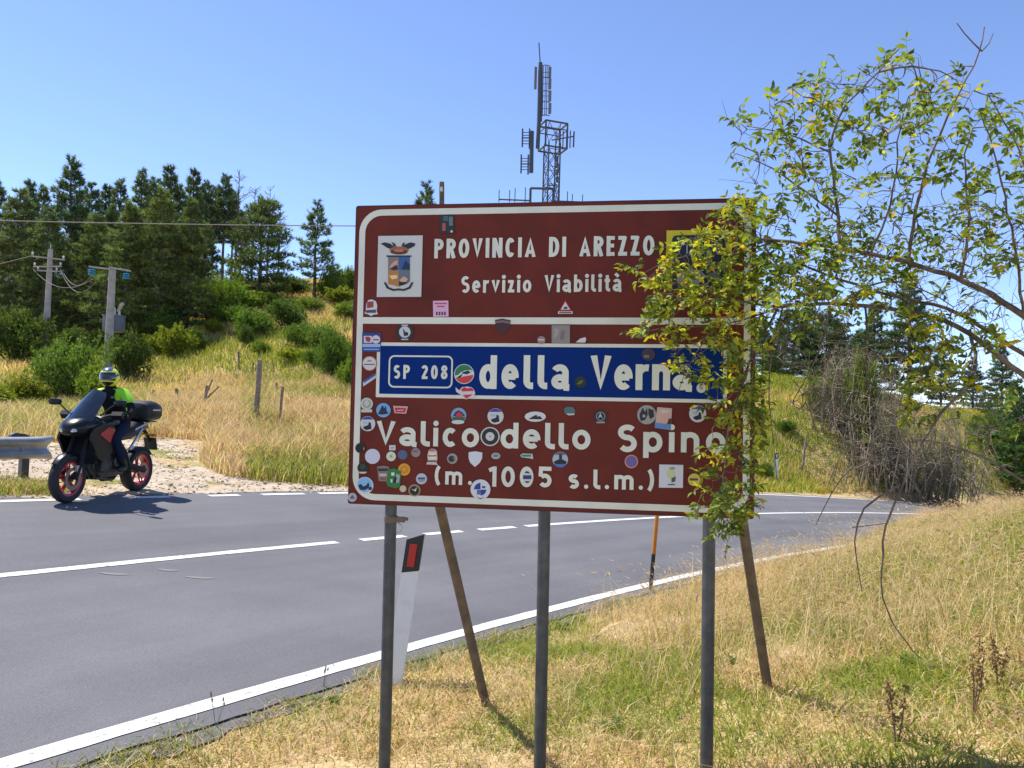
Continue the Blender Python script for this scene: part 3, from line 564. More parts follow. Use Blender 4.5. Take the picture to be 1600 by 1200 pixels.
st(ell(575, 662, 11.8), cm(196, 196, 192), rowing(575, 662, 11.2)); st(ell(774.5, 650.5, 12.6), cm(196, 196, 192), rowing(774.5, 650.5, 12)); st(ell(1090, 646.5, 13.4), cm(196, 196, 192), rowing(1090, 646.5, 12.8))
st(ell(717, 649, 12), cm(120, 156, 184), [(pp((708, 650), (712, 644), (717, 641), (722, 644), (727, 650)), cm(40, 40, 66)), (pp((711, 652), (714, 646), (718, 643), (723, 648), (724, 652)), cm(186, 52, 66)), (ell(717, 650, 10.5, 10, 12, 190, 350), cm(38, 96, 62)), (ell(716, 659.5, 10, 3.2), cm(200, 200, 194))])
st(ell(836.5, 651, 16.5, 8), cm(206, 206, 204), [(pp((826, 655), (832, 651), (838, 648), (840, 651), (844, 650), (848, 655)), K_)], "white oval sticker with a black mountain shape")
st(pp((881, 639), (886, 635.5), (895, 636), (899, 641), (898, 648), (889, 648), (882, 645)), cm(78, 106, 104), [(pp((884, 646), (898, 646), (897, 648.5), (888, 649)), cm(180, 188, 180))])
st(ell(938.5, 651.5, 10.6), K_, [(ell(938.5, 650.5, 7), cm(150, 156, 154)), (ell(938.5, 650.5, 6), cm(24, 30, 32)), (pp((934, 654), (938, 645), (942, 654), (938, 651)), cm(176, 180, 176)), (rect(938.5, 660, 13, 2.4), cm(150, 150, 148))], "round black sticker with a pale ring")
st(ell(1010.5, 648, 15), cm(150, 150, 144), [(pp((999, 648), (1004, 637), (1008, 644), (1011, 637), (1012, 648), (1008, 656), (1001, 658)), K_), (pp((1013, 638), (1021, 641), (1022, 651), (1016, 655), (1013, 647)), K_), (ell(1006, 650, 2.5), cm(150, 150, 144))], "large round black and white sticker above the S")
st(pp((1027, 636), (1050, 638), (1048, 672), (1023, 668)), cm(198, 164, 152), [(pp((1023, 660), (1048, 664), (1047.5, 672), (1023, 668.5)), cm(90, 130, 186)), (pp((1033, 643), (1044, 644), (1045, 656), (1039, 663), (1032, 656)), cm(206, 160, 140)), (pp((1032, 640), (1046, 640), (1045, 645), (1033, 645)), cm(206, 186, 178)), (pp((1045, 654), (1049, 654), (1048, 663), (1042, 663)), cm(50, 44, 50))], "tilted square photo sticker above the p", -.0058)
st(ell(766, 682, 15), cm(196, 198, 190), [(ell(766, 682, 13), K_), (ell(766, 682, 6.8), cm(196, 198, 186)), (ell(766, 682, 1.1, None, 8), K_)], "round black and white ring sticker between the words")
st(ell(563.5, 700, 8), cm(44, 34, 28), [(ell(563, 700, 6), cm(22, 22, 22)), (rect(569, 701, 2, 4), cm(160, 120, 70))])
st(ell(582.5, 713, 11.8), cm(196, 196, 206), (), "plain white round sticker below the V")
st(rect(613.5, 699.5, 9.8, 8), cm(200, 200, 198), [(rect(613.5, 699.5, 5, 3), cm(150, 156, 160))])
st(ell(611.5, 713, 7.5), cm(206, 206, 184), [(ell(611.5, 713, 2.2), cm(150, 166, 130))])
st(ell(629.5, 710.5, 7.6), cm(78, 92, 120)); st(ell(650, 707, 7.2), cm(146, 126, 126), [(rect(649, 705, 9, 4), cm(116, 104, 106))])
st(pp((670, 704), (674, 701), (680, 701.5), (683, 705), (684, 717), (682, 722), (684.5, 726.5), (666, 725.5), (669, 720), (668, 712)), cm(206, 176, 170), [(pp((670.5, 707), (682, 707), (682.5, 718), (669.5, 718)), cm(220, 210, 186)), (pp((670, 711), (676, 711.5), (682, 710.5), (682, 713), (670, 713.5)), cm(150, 104, 50)), (rect(676, 703.5, 8, 2), cm(190, 70, 66)), (rect(675.5, 720.5, 13, 2), cm(70, 60, 70))])
st(ell(707, 716.5, 8.2), cm(150, 146, 134), [(ell(706, 717, 5), cm(44, 44, 44)), (pp((707, 714), (712, 716), (711, 721)), cm(110, 110, 104))])
st(pp((732.5, 706.5), (743, 705), (754, 707), (753.5, 716), (750, 723), (742.5, 729.5), (735, 723), (732.5, 716)), cm(206, 206, 210), (), "plain white shield sticker above the 1005")
st(ell(775, 712.3, 7, 5), cm(170, 172, 166), [(ell(775, 712, 4.5, 2.6), cm(110, 124, 130))])
st(pp((813, 711), (817, 708.5), (832, 709), (833, 714), (833, 717.5), (828, 716), (815, 714.5)), cm(180, 190, 180), [(pp((815, 710.5), (830, 710.5), (830, 713.5), (816, 713.5)), cm(40, 130, 90))])
st(ell(875.5, 718, 12.2), cm(170, 176, 186), [(ell(875.5, 718, 11.6, None, 14, 40, 140), cm(84, 94, 116)), (pp((865, 722), (872, 718), (880, 718), (886, 722), (881, 728), (870, 728)), cm(24, 28, 44)), (rect(876, 714, 4.5, 8), cm(46, 40, 44)), (ell(875.5, 718, 12, None, 14, 215, 325), cm(70, 110, 176))])
st(ell(986.5, 721, 10.6), cm(206, 136, 110), [(ell(986.5, 721, 8.8), cm(104, 90, 150))], "round purple sticker with an orange rim")
st(ell(567.5, 731, 8.6), cm(30, 32, 28), [(ell(567.5, 729, 4.5), cm(54, 60, 50)), (ell(567.5, 737, 6.5, 3, 10, 180, 360), cm(190, 192, 184))])
st(pp((589.5, 729), (599, 727.5), (608.5, 729), (607, 741), (604, 752), (592, 751.5)), cm(132, 112, 104), [(pp((591, 732), (607, 732), (606, 736), (591.5, 736)), cm(44, 46, 50)), (rect(599, 742, 11, 4), cm(190, 176, 170)), (rect(599, 748, 8, 2), cm(130, 60, 54))])
st(ell(632, 733.5, 9.6), cm(212, 148, 34), [(ell(632, 733.5, 5.5), cm(190, 120, 30)), (ell(632, 733.5, 3.5), cm(212, 150, 40))], "round orange sticker behind the green badge")
st(pp((607.5, 733), (616, 731.5), (627.5, 736), (627, 745), (625.5, 760), (619, 763), (607, 759.5), (604, 754)), cm(44, 116, 52), [(pp((612, 738), (617, 738), (617, 743), (612, 743)), cm(206, 212, 206)), (pp((620, 740), (626, 742), (624, 754), (617, 755), (619, 748)), cm(150, 160, 160)), (pp((617, 745), (621, 746), (619, 755), (615, 754)), cm(24, 30, 28)), (rect(612.5, 751, 3, 5), cm(206, 212, 206))], "crumpled green badge sticker with white marks", -.0060)
st(ell(659, 748, 8.6), cm(180, 184, 190), [(rect(659, 747.5, 11, 3), cm(70, 80, 104)), (ell(659, 748, 6, 5, 12, 200, 340), cm(140, 150, 166))])
st(ell(630, 763.5, 5.3), cm(190, 180, 150)); st(ell(648, 766, 9.6), cm(150, 132, 92), [(ell(648, 766.5, 7.2), cm(26, 30, 24)), (pp((643, 764), (648, 765), (652, 761), (650, 768)), cm(206, 206, 190))])
st(ell(570.5, 758.5, 13.4), cm(206, 208, 210), [(ell(570.5, 757.5, 11.4), cm(124, 176, 212)), (pp((560, 758), (565, 756), (568, 760), (573, 758), (576, 753), (578, 758), (576, 763), (570, 766), (563, 765)), cm(30, 40, 66)), (ell(579, 763, 2.8), cm(30, 40, 66))], "round blue and white motorcycle sticker in the bottom left corner")
st(ell(551, 777, 7), cm(172, 166, 176), [(pp((547, 779), (551, 773), (555, 779)), cm(84, 84, 108))])
st(ell(751, 764.5, 15.6), cm(206, 206, 208), [(ell(751, 764.5, 10, None, 10, 90, 180) + [S(751, 764.5)], cm(42, 60, 138)), (ell(751, 765, 9, None, 10, 270, 360) + [S(751, 765)], cm(42, 60, 138)), (rect(748, 769, 5, 7), cm(90, 100, 150)), (rect(756, 761, 5, 3), cm(60, 66, 90)), (pp((744, 776), (751, 778.5), (758, 776), (751, 780)), cm(60, 66, 90))], "round white and blue quartered sticker below the 1005")
st(ell(824, 745.5, 7, 9.5), cm(196, 198, 190), [(ell(824, 745.5, 5.6, 9, 14, 45, 135), cm(36, 40, 44)), (rect(824, 745.5, 13, 6), cm(44, 54, 110)), (ell(824, 745.5, 5.6, 9, 14, 225, 315), cm(36, 40, 44))])
st(rect(1048.5, 744, 37.5, 36, 1), cm(206, 206, 208), [(ell(1048, 740, 6, 8), cm(196, 200, 140)), (pp((1045, 731), (1052, 729), (1056, 733), (1048, 734)), cm(150, 150, 150)), (pp((1049, 747), (1056, 744), (1055, 752), (1049, 754)), cm(80, 84, 88)), (rect(1049, 757, 11, 2), cm(90, 96, 110))], "white square sticker with a faded yellow smudge")
st(ell(1084.5, 749.5, 9.8), cm(206, 184, 92), [(rect(1084, 749, 13, 3.4), cm(90, 76, 44)), (rect(1084, 755, 8, 1.6), cm(110, 94, 50))])
yl = art("sticker", quadpx(1041.5, 360.5, 1142.5, 453), cm(206, 186, 22), [(pp((1050, 452), (1050, 374), (1053, 369), (1058, 368), (1127, 367), (1132, 370), (1134, 375), (1134, 452)), cm(28, 28, 44)), (pp((1057, 430), (1066, 422), (1080, 420), (1094, 423), (1104, 432), (1088, 447), (1058, 447)), cm(128, 128, 120)), (pp((1105, 428), (1118, 424), (1126, 432), (1112, 436)), cm(92, 92, 96))], "large yellow framed dark square sticker behind the leaves")
GREYT = cm(176, 176, 190)
lettering("Vi", 1055, 1074, 378, 396.5, y=-.0066, m=GREYT, h=.045, xs=.95, parent=yl); lettering("no", 1097, 1128, 378, 396.5, y=-.0066, m=GREYT, h=.045, xs=.95, parent=yl)

# ---- posts, rails, clamps and braces
def wl(p):   # world -> sign local
    q = np.array(p) - np.array(sign_base); return (float(q @ sx), float(q @ sn), float(q @ sz_))
for px in (606, 849, 1110):
    x = S(px, 795 if px < 700 else 803)[0]; w = SC + sx * x + sn * .052; bot = tz(w[0], w[1]) - .4; zb = bot - SC[2]
    mb = MB(); mb.tube([sp(x, zb, .052), sp(x, SH / 2 - .04, .052)], .030, 18); mb.build("post", STEEL, sign)
for z in (SH * .36, 0.0, -SH * .36):
    mb = MB(); mb.box(sp(0, z, .031), (SW - .14, .016, .04)); mb.build("rail", GALV, sign)
x = S(606, 813)[0]; z = S(606, 813)[1]
mb = MB(); mb.lathe([(.0305, -.014), (.036, -.014), (.036, .014), (.0305, .014)], sp(x, z, .052), 'z', 18); mb.box(sp(x + .048, z, .045), (.05, .022, .026)); mb.tube([sp(x + .03, z, .04), sp(x + .088, z + .004, .04)], .006, 8); mb.lathe([(0, -.007), (.011, -.007), (.011, .007), (0, .007)], sp(x + .082, z + .004, .04), 'z', 6, closed=False)
cl = mb.build("post_clamp", RUST, sign); cl["label"] = "loose rusty clamp round the left post"
mb = MB(); mb.tube([sp(x + .04, z - .01, .03), sp(x + .066, z - .03, .03), sp(x + .062, z - .055, .03), sp(x + .035, z - .066, .03)], .0025, 6); mb.build("wire_loop", GALV, sign)
for (bqx, bqy, bd, tpx) in ((768, 1093, 4.8, 588), (1205, 1066, 4.6, 1100)):
    g = P(bqx, bqy, bd); g[2] = tz(g[0], g[1]) - .15; x = S(606 if tpx < 700 else 1110, 400)[0]
    tx = S(tpx, 395)
    mb = MB(); mb.tube([wl(g), sp(tx[0], tx[1], .085)], .0285, 14); br = mb.build("brace", RUST, sign)

# ================================================================== ROADSIDE POSTS
def upx_(px, py, base): return float((CAM + ray(px, py) * proj(base)[2])[2] - base[2])
def delineator(base, h, lean, face, label, name="delineator_post", sc=1.0):
    t = empty(name, base, face); t.rotation_euler = (0, lean, face); tag(t, label, "marker post", "roadside marker posts")
    tri_ = lambda z, dz=0: [(-.06 * sc, -.035 * sc, z + dz * .0), (.06 * sc, -.035 * sc, z + dz), (.052 * sc, .005 * sc, z + dz), (0, .075 * sc, z + dz * .5), (-.052 * sc, .005 * sc, z)]
    zb = h - .25 * sc
    MB().rings([tri_(-.25), tri_(zb, .035 * sc)]).build("post_body", mat("post_white", (.82, .82, .77), .5, noise=((.6, .58, .5), 6, .55, .85)), t, smooth=False)
    MB().rings([tri_(zb + .0005, .035 * sc), tri_(h - .02, .055 * sc)]).build("black_band", mat("band_black", (.02, .02, .022), .5), t, smooth=False)
    MB().prism([(-.028 * sc, zb + .05 * sc), (.024 * sc, zb + .056 * sc), (.024 * sc, h - .035 * sc), (-.028 * sc, h - .045 * sc)], -.043 * sc, -.036 * sc).build("reflector", mat("reflector_red" if "red" in label else "reflector_white", (.50, .022, .02) if "red" in label else (.6, .6, .6), .3), t, smooth=False)
    return t
g = ground_px(616, 1072, 3, 9); delineator(Vector(g), upx_(640, 838, g), .125, -.22, "white roadside marker post with black top and red reflector, left of the sign's brace")
g = ground_px(1213, 752, 20, 45); delineator(Vector(g), 1.12, 0, -.1, "distant white marker post with dark top on the far side of the road", sc=1.0)
g = plane_at(1016, 922); g = np.array([g[0], g[1], tz(g[0], g[1])]); t = empty("snow_stake", g); t.rotation_euler = (0, .07, 0); tag(t, "orange and black snow stake at the near road edge under the sign", "stake")
MB().tube([(0, 0, -.2), (0, 0, .1)], .02, 10).build("sleeve", STEEL, t); MB().tube([(0, 0, .08), (0, 0, .46)], .0245, 10).build("black_section", BLACK, t); MB().tube([(0, 0, .46), (0, 0, 1.75)], .025, 10).build("orange_section", mat("orange_paint", (.62, .22, .015), .5, noise=((.45, .15, .01), 8, .4, .7)), t)

# ================================================================== GUARDRAIL
ga = plane_at(33, 749); gi = int(np.argmin(((CURVE[:, :2] - ga[:2]) ** 2).sum(1))); gd = TANG[gi]; gp = np.array([gd[1], -gd[0]])   # gp: towards the road
rail = empty("guard_rail", (ga[0], ga[1], tz(ga[0], ga[1])), math.atan2(gd[1], gd[0])); tag(rail, "grey steel guard rail ending on a post by the gravel", "guard rail")
prof = [(-.02, .30), (.03, .315), (.062, .345), (.062, .385), (.0, .43), (-.005, .455), (.0, .48), (.062, .525), (.062, .565), (.03, .595), (-.02, .61)]
outl = [(-y, z) for y, z in prof] + [(-y + .005, z) for y, z in prof[::-1]]
rings = []
for xk, sq, push in ((-9, 1, 0), (-5, 1, 0), (-.4, 1, 0), (.10, 1, 0), (.20, 1.02, .0), (.27, 1.06, .02), (.31, 1.1, .05)):
    rings.append([(xk + (abs(z - .455) * .5 if xk > .2 else 0), y * (.7 if xk > .2 else 1) + push - .07, .455 + (z - .455) * sq) for y, z in outl])
MB().rings(rings).build("rail_beam", mat("rail_steel", (.36, .37, .385), .42, .6, noise=((.27, .28, .30), 6, .4, .7)), rail, angle=60)
for xk in (0, -4, -8):
    mb = MB(); mb.box((xk, .045, .1), (.008, .11, 1.0)); mb.box((xk + .045, -.01, .1), (.09, .007, 1.0)); mb.box((xk + .045, .10, .1), (.09, .007, 1.0)); mb.build("post", STEEL, rail, smooth=False)
MB().prism([(-.16, .56), (.14, .56), (.12, .60), (.02, .65), (-.1, .665), (-.15, .64)], .0, .09).build("spacer", STEEL, rail, smooth=False)
MB().tube([(-.05, -.085, .44), (-.05, -.115, .44)], .016, 10).build("bolt", GALV, rail)

# ================================================================== UTILITY POLES AND WIRES
def upx(px, py, base):
    """height above base of pixel row py for a vertical thing standing at base"""
    d = proj(base)[2]; return (CAM + ray(px, py) * d)[2] - base[2]
INSB = mat("insulator_blue", (.03, .32, .50), .2, coat=.5); INSW = mat("insulator_white", (.6, .6, .55), .3); GREYP = mat("grey_paint", (.09, .12, .16), .5, noise=((.07, .09, .12), 4, .4, .7))
def cone_pole(t, h, r0, r1, m): return MB().tube([(0, 0, -.6), (0, 0, h * .5), (0, 0, h)], [r0, (r0 + r1) / 2, r1], 14).build("shaft", m, t)
pb1 = at_depth(66, 34.0); h1 = upx(71, 388, pb1); t1 = empty("utility_pole", pb1); tag(t1, "tall concrete utility pole with crossarms, leftmost by the pines", "utility pole", "concrete utility poles"); cone_pole(t1, h1, .155, .10, CONCRETE)
MB().tube([(0, 0, h1), (0, 0, h1 + .25)], .02, 6).build("top_pin", GALV, t1)
for dz, L, a in ((.42, .75, .35), (.80, .62, -.15), (1.0, .45, .1)):
    c, s = math.cos(a), math.sin(a); MB().box((0, -.16, h1 - dz), (L * 2, .06, .055), R=Matrix.Rotation(a * .25, 3, 'Y')).build("crossarm", CONCRETE, t1, smooth=False)
    for sg in (-1, 1): MB().lathe([(0, 0), (.05, .02), (.03, .06), (.055, .1), (.03, .14), (0, .15)], (sg * L * .92, -.16, h1 - dz + .04 - sg * L * math.sin(a * .25)), 'z', 8, closed=False).build("insulator", INSW, t1)
pb2 = at_depth(165, 31.0); h2 = upx(171, 418, pb2); t2 = empty("utility_pole", pb2); tag(t2, "concrete utility pole carrying a grey transformer, behind the rider", "utility pole", "concrete utility poles"); cone_pole(t2, h2, .18, .13, CONCRETE)
ca = MB(); ca.box((-.42, -.2, h2 - .03), (.85, .07, .065), R=Matrix.Rotation(.10, 3, 'Y')); ca.box((.42, -.2, h2 - .06), (.85, .07, .065), R=Matrix.Rotation(.14, 3, 'Y')); ca.build("crossarm", CONCRETE, t2, smooth=False)
for xk, zk in ((-.68, -.18), (.72, -.30)):
    mb = MB()
    for q in range(3): mb.lathe([(0, 0), (.13, .01), (.12, .05), (.03, .075)], (xk, -.28, h2 + zk - q * .085), 'z', 14, closed=False)
    mb.build("insulator", INSB, t2)
trf = MB(); trf.lathe([(.0, 0), (.40, .0), (.42, .05), (.42, .62), (.45, .63), (.45, .68), (0, .74)], (-.06, .42, h2 - 2.55), 'z', 18, closed=False); tr = trf.build("transformer", GREYP, t2)
for xk in (-.2, .0, .2): MB().tube([(xk - .05, .42, h2 - 1.85), (xk - .05, .42, h2 - 1.55)], [.05, .03], 8).build("bushing", INSW, tr)
MB().tube([(.25, .1, h2 - 1.75), (.36, .1, h2 - 1.5), (.45, .1, h2 - 1.4)], [.06, .08, .07], 8).build("fuse_holder", GALV, t2)
MB().tube([(-.16, -.1, h2 - .2), (-.19, -.12, h2 - 1.2), (-.17, .2, h2 - 1.8)], .02, 6).build("down_lead", BLACK, t2)
WIRE = mat("cable", (.22, .20, .18), .6)
def cable(a, b, sag, r, label, name="power_cable"):
    a = np.array(a, float); b = np.array(b, float); n = 24
    pts = [a + (b - a) * i / n - np.array([0, 0, sag * 4 * (i / n) * (1 - i / n)]) for i in range(n + 1)]
    mid = pts[0]; t = empty(name, mid); o = MB().tube([p - mid for p in pts], r, 6).build("strand", WIRE, t); tag(t, label, "cable", "overhead wires"); return t
for (dx, dz, ex, ez, sg, lb) in ((.7, 1.0, -.68, .38, .5, "lowest sagging wire between the two concrete poles"), (.55, .8, -.5, .6, .75, "middle sagging wire between the two concrete poles"), (-.6, .95, -.55, .45, .6, "sagging wire from the leftmost crossarm end to the transformer pole")):
    cable(pb1 + [dx, -.2, h1 - dz], pb2 + [ex, -.3, h2 - ez], sg, .011, lb)
cable(pb1 + [-.7, -.2, h1 - .35], pb1 + [-14, 4, h1 - 1.2], .4, .015, "wire leaving the leftmost pole towards the left frame edge")
pw = at_depth(690, 26.0); hw = upx(687, 280, pw); tw = empty("telephone_pole", pw); tw.rotation_euler = (0, -.03, 0); tag(tw, "dark wooden telephone pole whose top shows above the sign", "telephone pole"); MB().tube([(0, 0, -.6), (0, 0, hw)], [.13, .085], 12).build("shaft", BARK, tw)
MB().tube([(0, -.1, hw - .35), (0, -.1, hw - .2)], .04, 8).build("insulator", INSW, tw)
top = pw + [-.03 * hw, -.1, hw - 1.55]; lend = P(-420, 332, 22); cable(lend, top, .10, .017, "single telephone wire crossing in front of the pine wood", "telephone_cable")

# ================================================================== RADIO TOWER
TB = at_depth(852, 70.0); tower = empty("radio_tower", TB, .5); tag(tower, "steel lattice radio mast with antennas rising behind the sign", "radio tower")
TD = proj(TB)[2]
def th(py): return upx(848, py, TB)
TST = mat("tower_steel", (.075, .078, .095), .55, .4); TPAN = mat("antenna_panel", (.13, .13, .17), .5)
hp, hb = th(228), th(315); wb = .57; ht = th(190)
for (i, j) in ((-1, -1), (1, -1), (1, 1), (-1, 1)): MB().tube([(i * wb, j * wb, -.5), (i * wb, j * wb, hp + .4)], .07, 6).build("leg", TST, tower)
zs = list(np.arange(.5, hp + .4, 1.62))
for z in zs:
    for (a, b) in (((-1, -1), (1, -1)), ((1, -1), (1, 1)), ((1, 1), (-1, 1)), ((-1, 1), (-1, -1))):
        MB().tube([(a[0] * wb, a[1] * wb, z), (b[0] * wb, b[1] * wb, z)], .035, 5).build("ring_bar", TST, tower)
        if z + 1.62 < hp + .5:
            MB().tube([(a[0] * wb, a[1] * wb, z), (b[0] * wb, b[1] * wb, z + 1.62)], .034, 5).build("diagonal", TST, tower); MB().tube([(b[0] * wb, b[1] * wb, z), (a[0] * wb, a[1] * wb, z + 1.62)], .034, 5).build("diagonal", TST, tower)
tower.rotation_euler = (0, 0, .35)
def tl(px, py, dy=0):   # tower-local point for a pixel at the tower's distance
    p = CAM + ray(px, py) * (TD + dy); q = p - TB; c, s = math.cos(-.35), math.sin(-.35); return (q[0] * c - q[1] * s, q[0] * s + q[1] * c, q[2])
def tbar(name, pts, r, m=TST): return MB().tube([tl(*p) for p in pts], r * 1.35 + .006, 6).build(name, m, tower)
cg = [(-1.02, -.85), (1.12, -.85), (1.12, .85), (-1.02, .85)]
for z, r in ((hp - .1, .085), (ht, .085), ((hp + ht) / 2 + .5, .05)):
    for k in range(4): MB().tube([(cg[k][0], cg[k][1], z), (cg[(k + 1) % 4][0], cg[(k + 1) % 4][1], z)], r, 6).build("platform_rail", TST, tower)
for k in range(4): MB().tube([(*cg[k], hp - .1), (*cg[k], ht)], .085, 6).build("platform_post", TST, tower)
for a, b in (((-wb, -wb), (wb, -wb)), ((wb, -wb), (wb, wb)), ((-wb, wb), (-wb, -wb))):
    MB().tube([(*a, hp + .4), (*b, ht)], .03, 5).build("diagonal", TST, tower); MB().tube([(*b, hp + .4), (*a, ht)], .03, 5).build("diagonal", TST, tower)
tbar("mast", [(840, 232), (842, 190), (844.5, 98)], .135); tbar("spike", [(844, 98), (842, 67)], .035)
tbar("mast_pole", [(846, 190), (847, 104)], .04)
for x0, y0, x1, y1 in ((837, 104, 836.3, 140),): MB().box(((tl(x0, y0)[0] + tl(x1, y1)[0]) / 2, (tl(x0, y0)[1] + tl(x1, y1)[1]) / 2, (tl(x0, y0)[2] + tl(x1, y1)[2]) / 2), (.22, .15, 2.05)).build("panel_antenna", TPAN, tower, smooth=False)
for yy in (113, 131, 150, 169.5):
    p = tl(859, yy); MB().box(p, (.24, .2, .98)).build("panel_antenna", TPAN, tower, smooth=False)
    MB().tube([tl(845, yy), p], .03, 5).build("bracket", TST, tower)
for xk in (849, 852.5, 855): tbar("cage_bar", [(xk, 103), (xk - 1.5, 181)], .022)
for yy in (103, 122, 143, 160, 181): tbar("cage_ring", [(844, yy), (852, yy - 1.5), (859, yy)], .025)
for (cx_, y0, y1) in ((816.5, 201, 230), (814.5, 241.5, 271)):
    tbar("dipole_rod", [(cx_, y0), (cx_ - .5, y1)], .05); tbar("dipole_rod", [(cx_ + 11, y0), (cx_ + 10.5, y1 + 2)], .05)
    for q in range(5): tbar("dipole_bar", [(cx_, y0 + 6 + q * 4.4), (cx_ + 10.5, y0 + 6 + q * 4.4)], .025)
    tbar("dipole_boom", [(cx_, (y0 + y1) / 2), (cx_ + 17, (y0 + y1) / 2)], .04)
tbar("antenna_pole", [(831, 205), (830, 270)], .14); tbar("yagi_boom", [(862, 219), (897, 213)], .04)
for q in range(6): x_ = 868 + q * 5.6; tbar("yagi_rod", [(x_ + 1, 203 + abs(3 - q) * 1.2), (x_, 237 - q * 1.4)], .035 if q < 5 else .05)
for yy, c in ((244, 1), (254, 1), (265, 1), (276, 1)): tbar("collinear", [(871, yy), (870.3, yy + 8.5)], .09)
tbar("bracket", [(858, 239), (871, 241)], .035); tbar("bracket", [(855, 289), (870, 290)], .04); tbar("whip", [(869, 290), (868.5, 303)], .03)
for a, b in (((829, 294), (865, 295)), ((829, 294), (828.5, 316)), ((865, 295), (864, 316))): tbar("frame_bar", [a, b], .08)
for a, b in (((779, 311.5), (830, 313.5)), ((862, 314), (915, 316))): tbar("whip_arm", [a, b], .05)
for xk, yk in ((780, 297), (796.5, 297), (805, 294), (821, 293), (872.5, 294), (887, 299), (894.5, 303), (910.5, 304)): tbar("whip", [(xk, yk), (xk - .6, 316)], .026)

# ================================================================== FENCE POSTS AND STAKES
def fpost(px, ytop, ybot, r, label, m=WOOD, d=None, lean=None, name="fence_post", group="old fence posts"):
    g = at_depth(px, d) if d else ground_px(px, ybot, 8, 60)
    if d is None: pass
    h = max(.4, upx(px, ytop, g)); t = empty(name, g); tag(t, label, "post", group)
    if lean: t.rotation_euler = (0, lean, random.uniform(-.05, .05))
    k = 5; pts = [(random.uniform(-.012, .012), random.uniform(-.012, .012), -.3 + (h + .3) * i / k) for i in range(k + 1)]
    mb = MB(); mb.tube(pts, [r * random.uniform(.88, 1.08) for _ in pts], 8); mb.build("stake", m, t, angle=70); return t
fpost(399, 562, 668, .075, "thick grey wooden post standing in the dry grass mound", lean=.03)
fpost(437, 604, 672, .04, "thin wooden stake just right of the thick grey post", lean=.02)
fpost(318, 602, 640, .05, "leaning fence post with two fallen stakes propped on it", lean=.12)
fpost(275, 607, 638, .05, "short upright fence post behind the rider's top case")
fpost(237, 609, 632, .05, "short bent fence post nearest the motorcycle's case", lean=.1)
fpost(373, 550, 577, .05, "fence post on the grassy slope below the dark shrubs", lean=-.05)
fpost(394, 566, 590, .035, "thin stake on the slope beside the yellow grass patch", lean=.05)
fpost(431, 598, 620, .04, "small stake behind the thin wooden stake")
fpost(1253, 679, 736, .05, "leaning fence post in yellow grass across the road", lean=.12)
fpost(1348, 688, 744, .06, "dark fence post right of the yellow grass across the road")
fpost(1391, 655, 765, .03, "thin metal stake with a pale band across the road", STEEL)
fpost(1421, 690, 742, .05, "grey fence post beside the bare thicket across the road")
fpost(1506, 670, 735, .04, "fence post at the right end of the bare thicket", lean=.03)
for px, yb in ((306, 640), (312, 641)):
    g = ground_px(px, yb, 8, 60); t = empty("fallen_stake", g); t.rotation_euler = (0, .75 if px < 310 else .35, 0); tag(t, "fallen stake propped against the leaning post, " + ("flatter" if px < 310 else "steeper"), "stake"); MB().tube([(0, 0, -.1), (0, 0, 1.0)], [.035, .025], 7).build("stick", WOOD, t)

# ================================================================== TREES AND SHRUBS
def tufts(C, D, K, L, w, col, spread, r=rng):
    """needle tufts: K thin triangles from each centre C round direction D"""
    n = len(C); d = D[:, None, :] + r.normal(size=(n, K, 3)) * spread; d /= np.linalg.norm(d, axis=2, keepdims=True)
    s = np.cross(d, r.normal(size=(n, K, 3))); s /= np.linalg.norm(s, axis=2, keepdims=True) + 1e-9
    ln = L[:, None, None] * r.uniform(.6, 1.15, (n, K, 1)); b = C[:, None, :]
    V = np.stack([b + s * w, b + d * ln * .55 + s * w * .4, b + d * ln, b - s * w], 2)  # n,K,4,3
    V = V.reshape(-1, 3); base = np.arange(n * K)[:, None] * 4; T = np.concatenate([base + [0, 1, 3], base + [1, 2, 3]], 1).reshape(-1, 3)
    c = np.repeat(col, K * 4, axis=0) * np.repeat(r.uniform(.75, 1.25, (n * K, 1)), 4, axis=0); return V, T, c
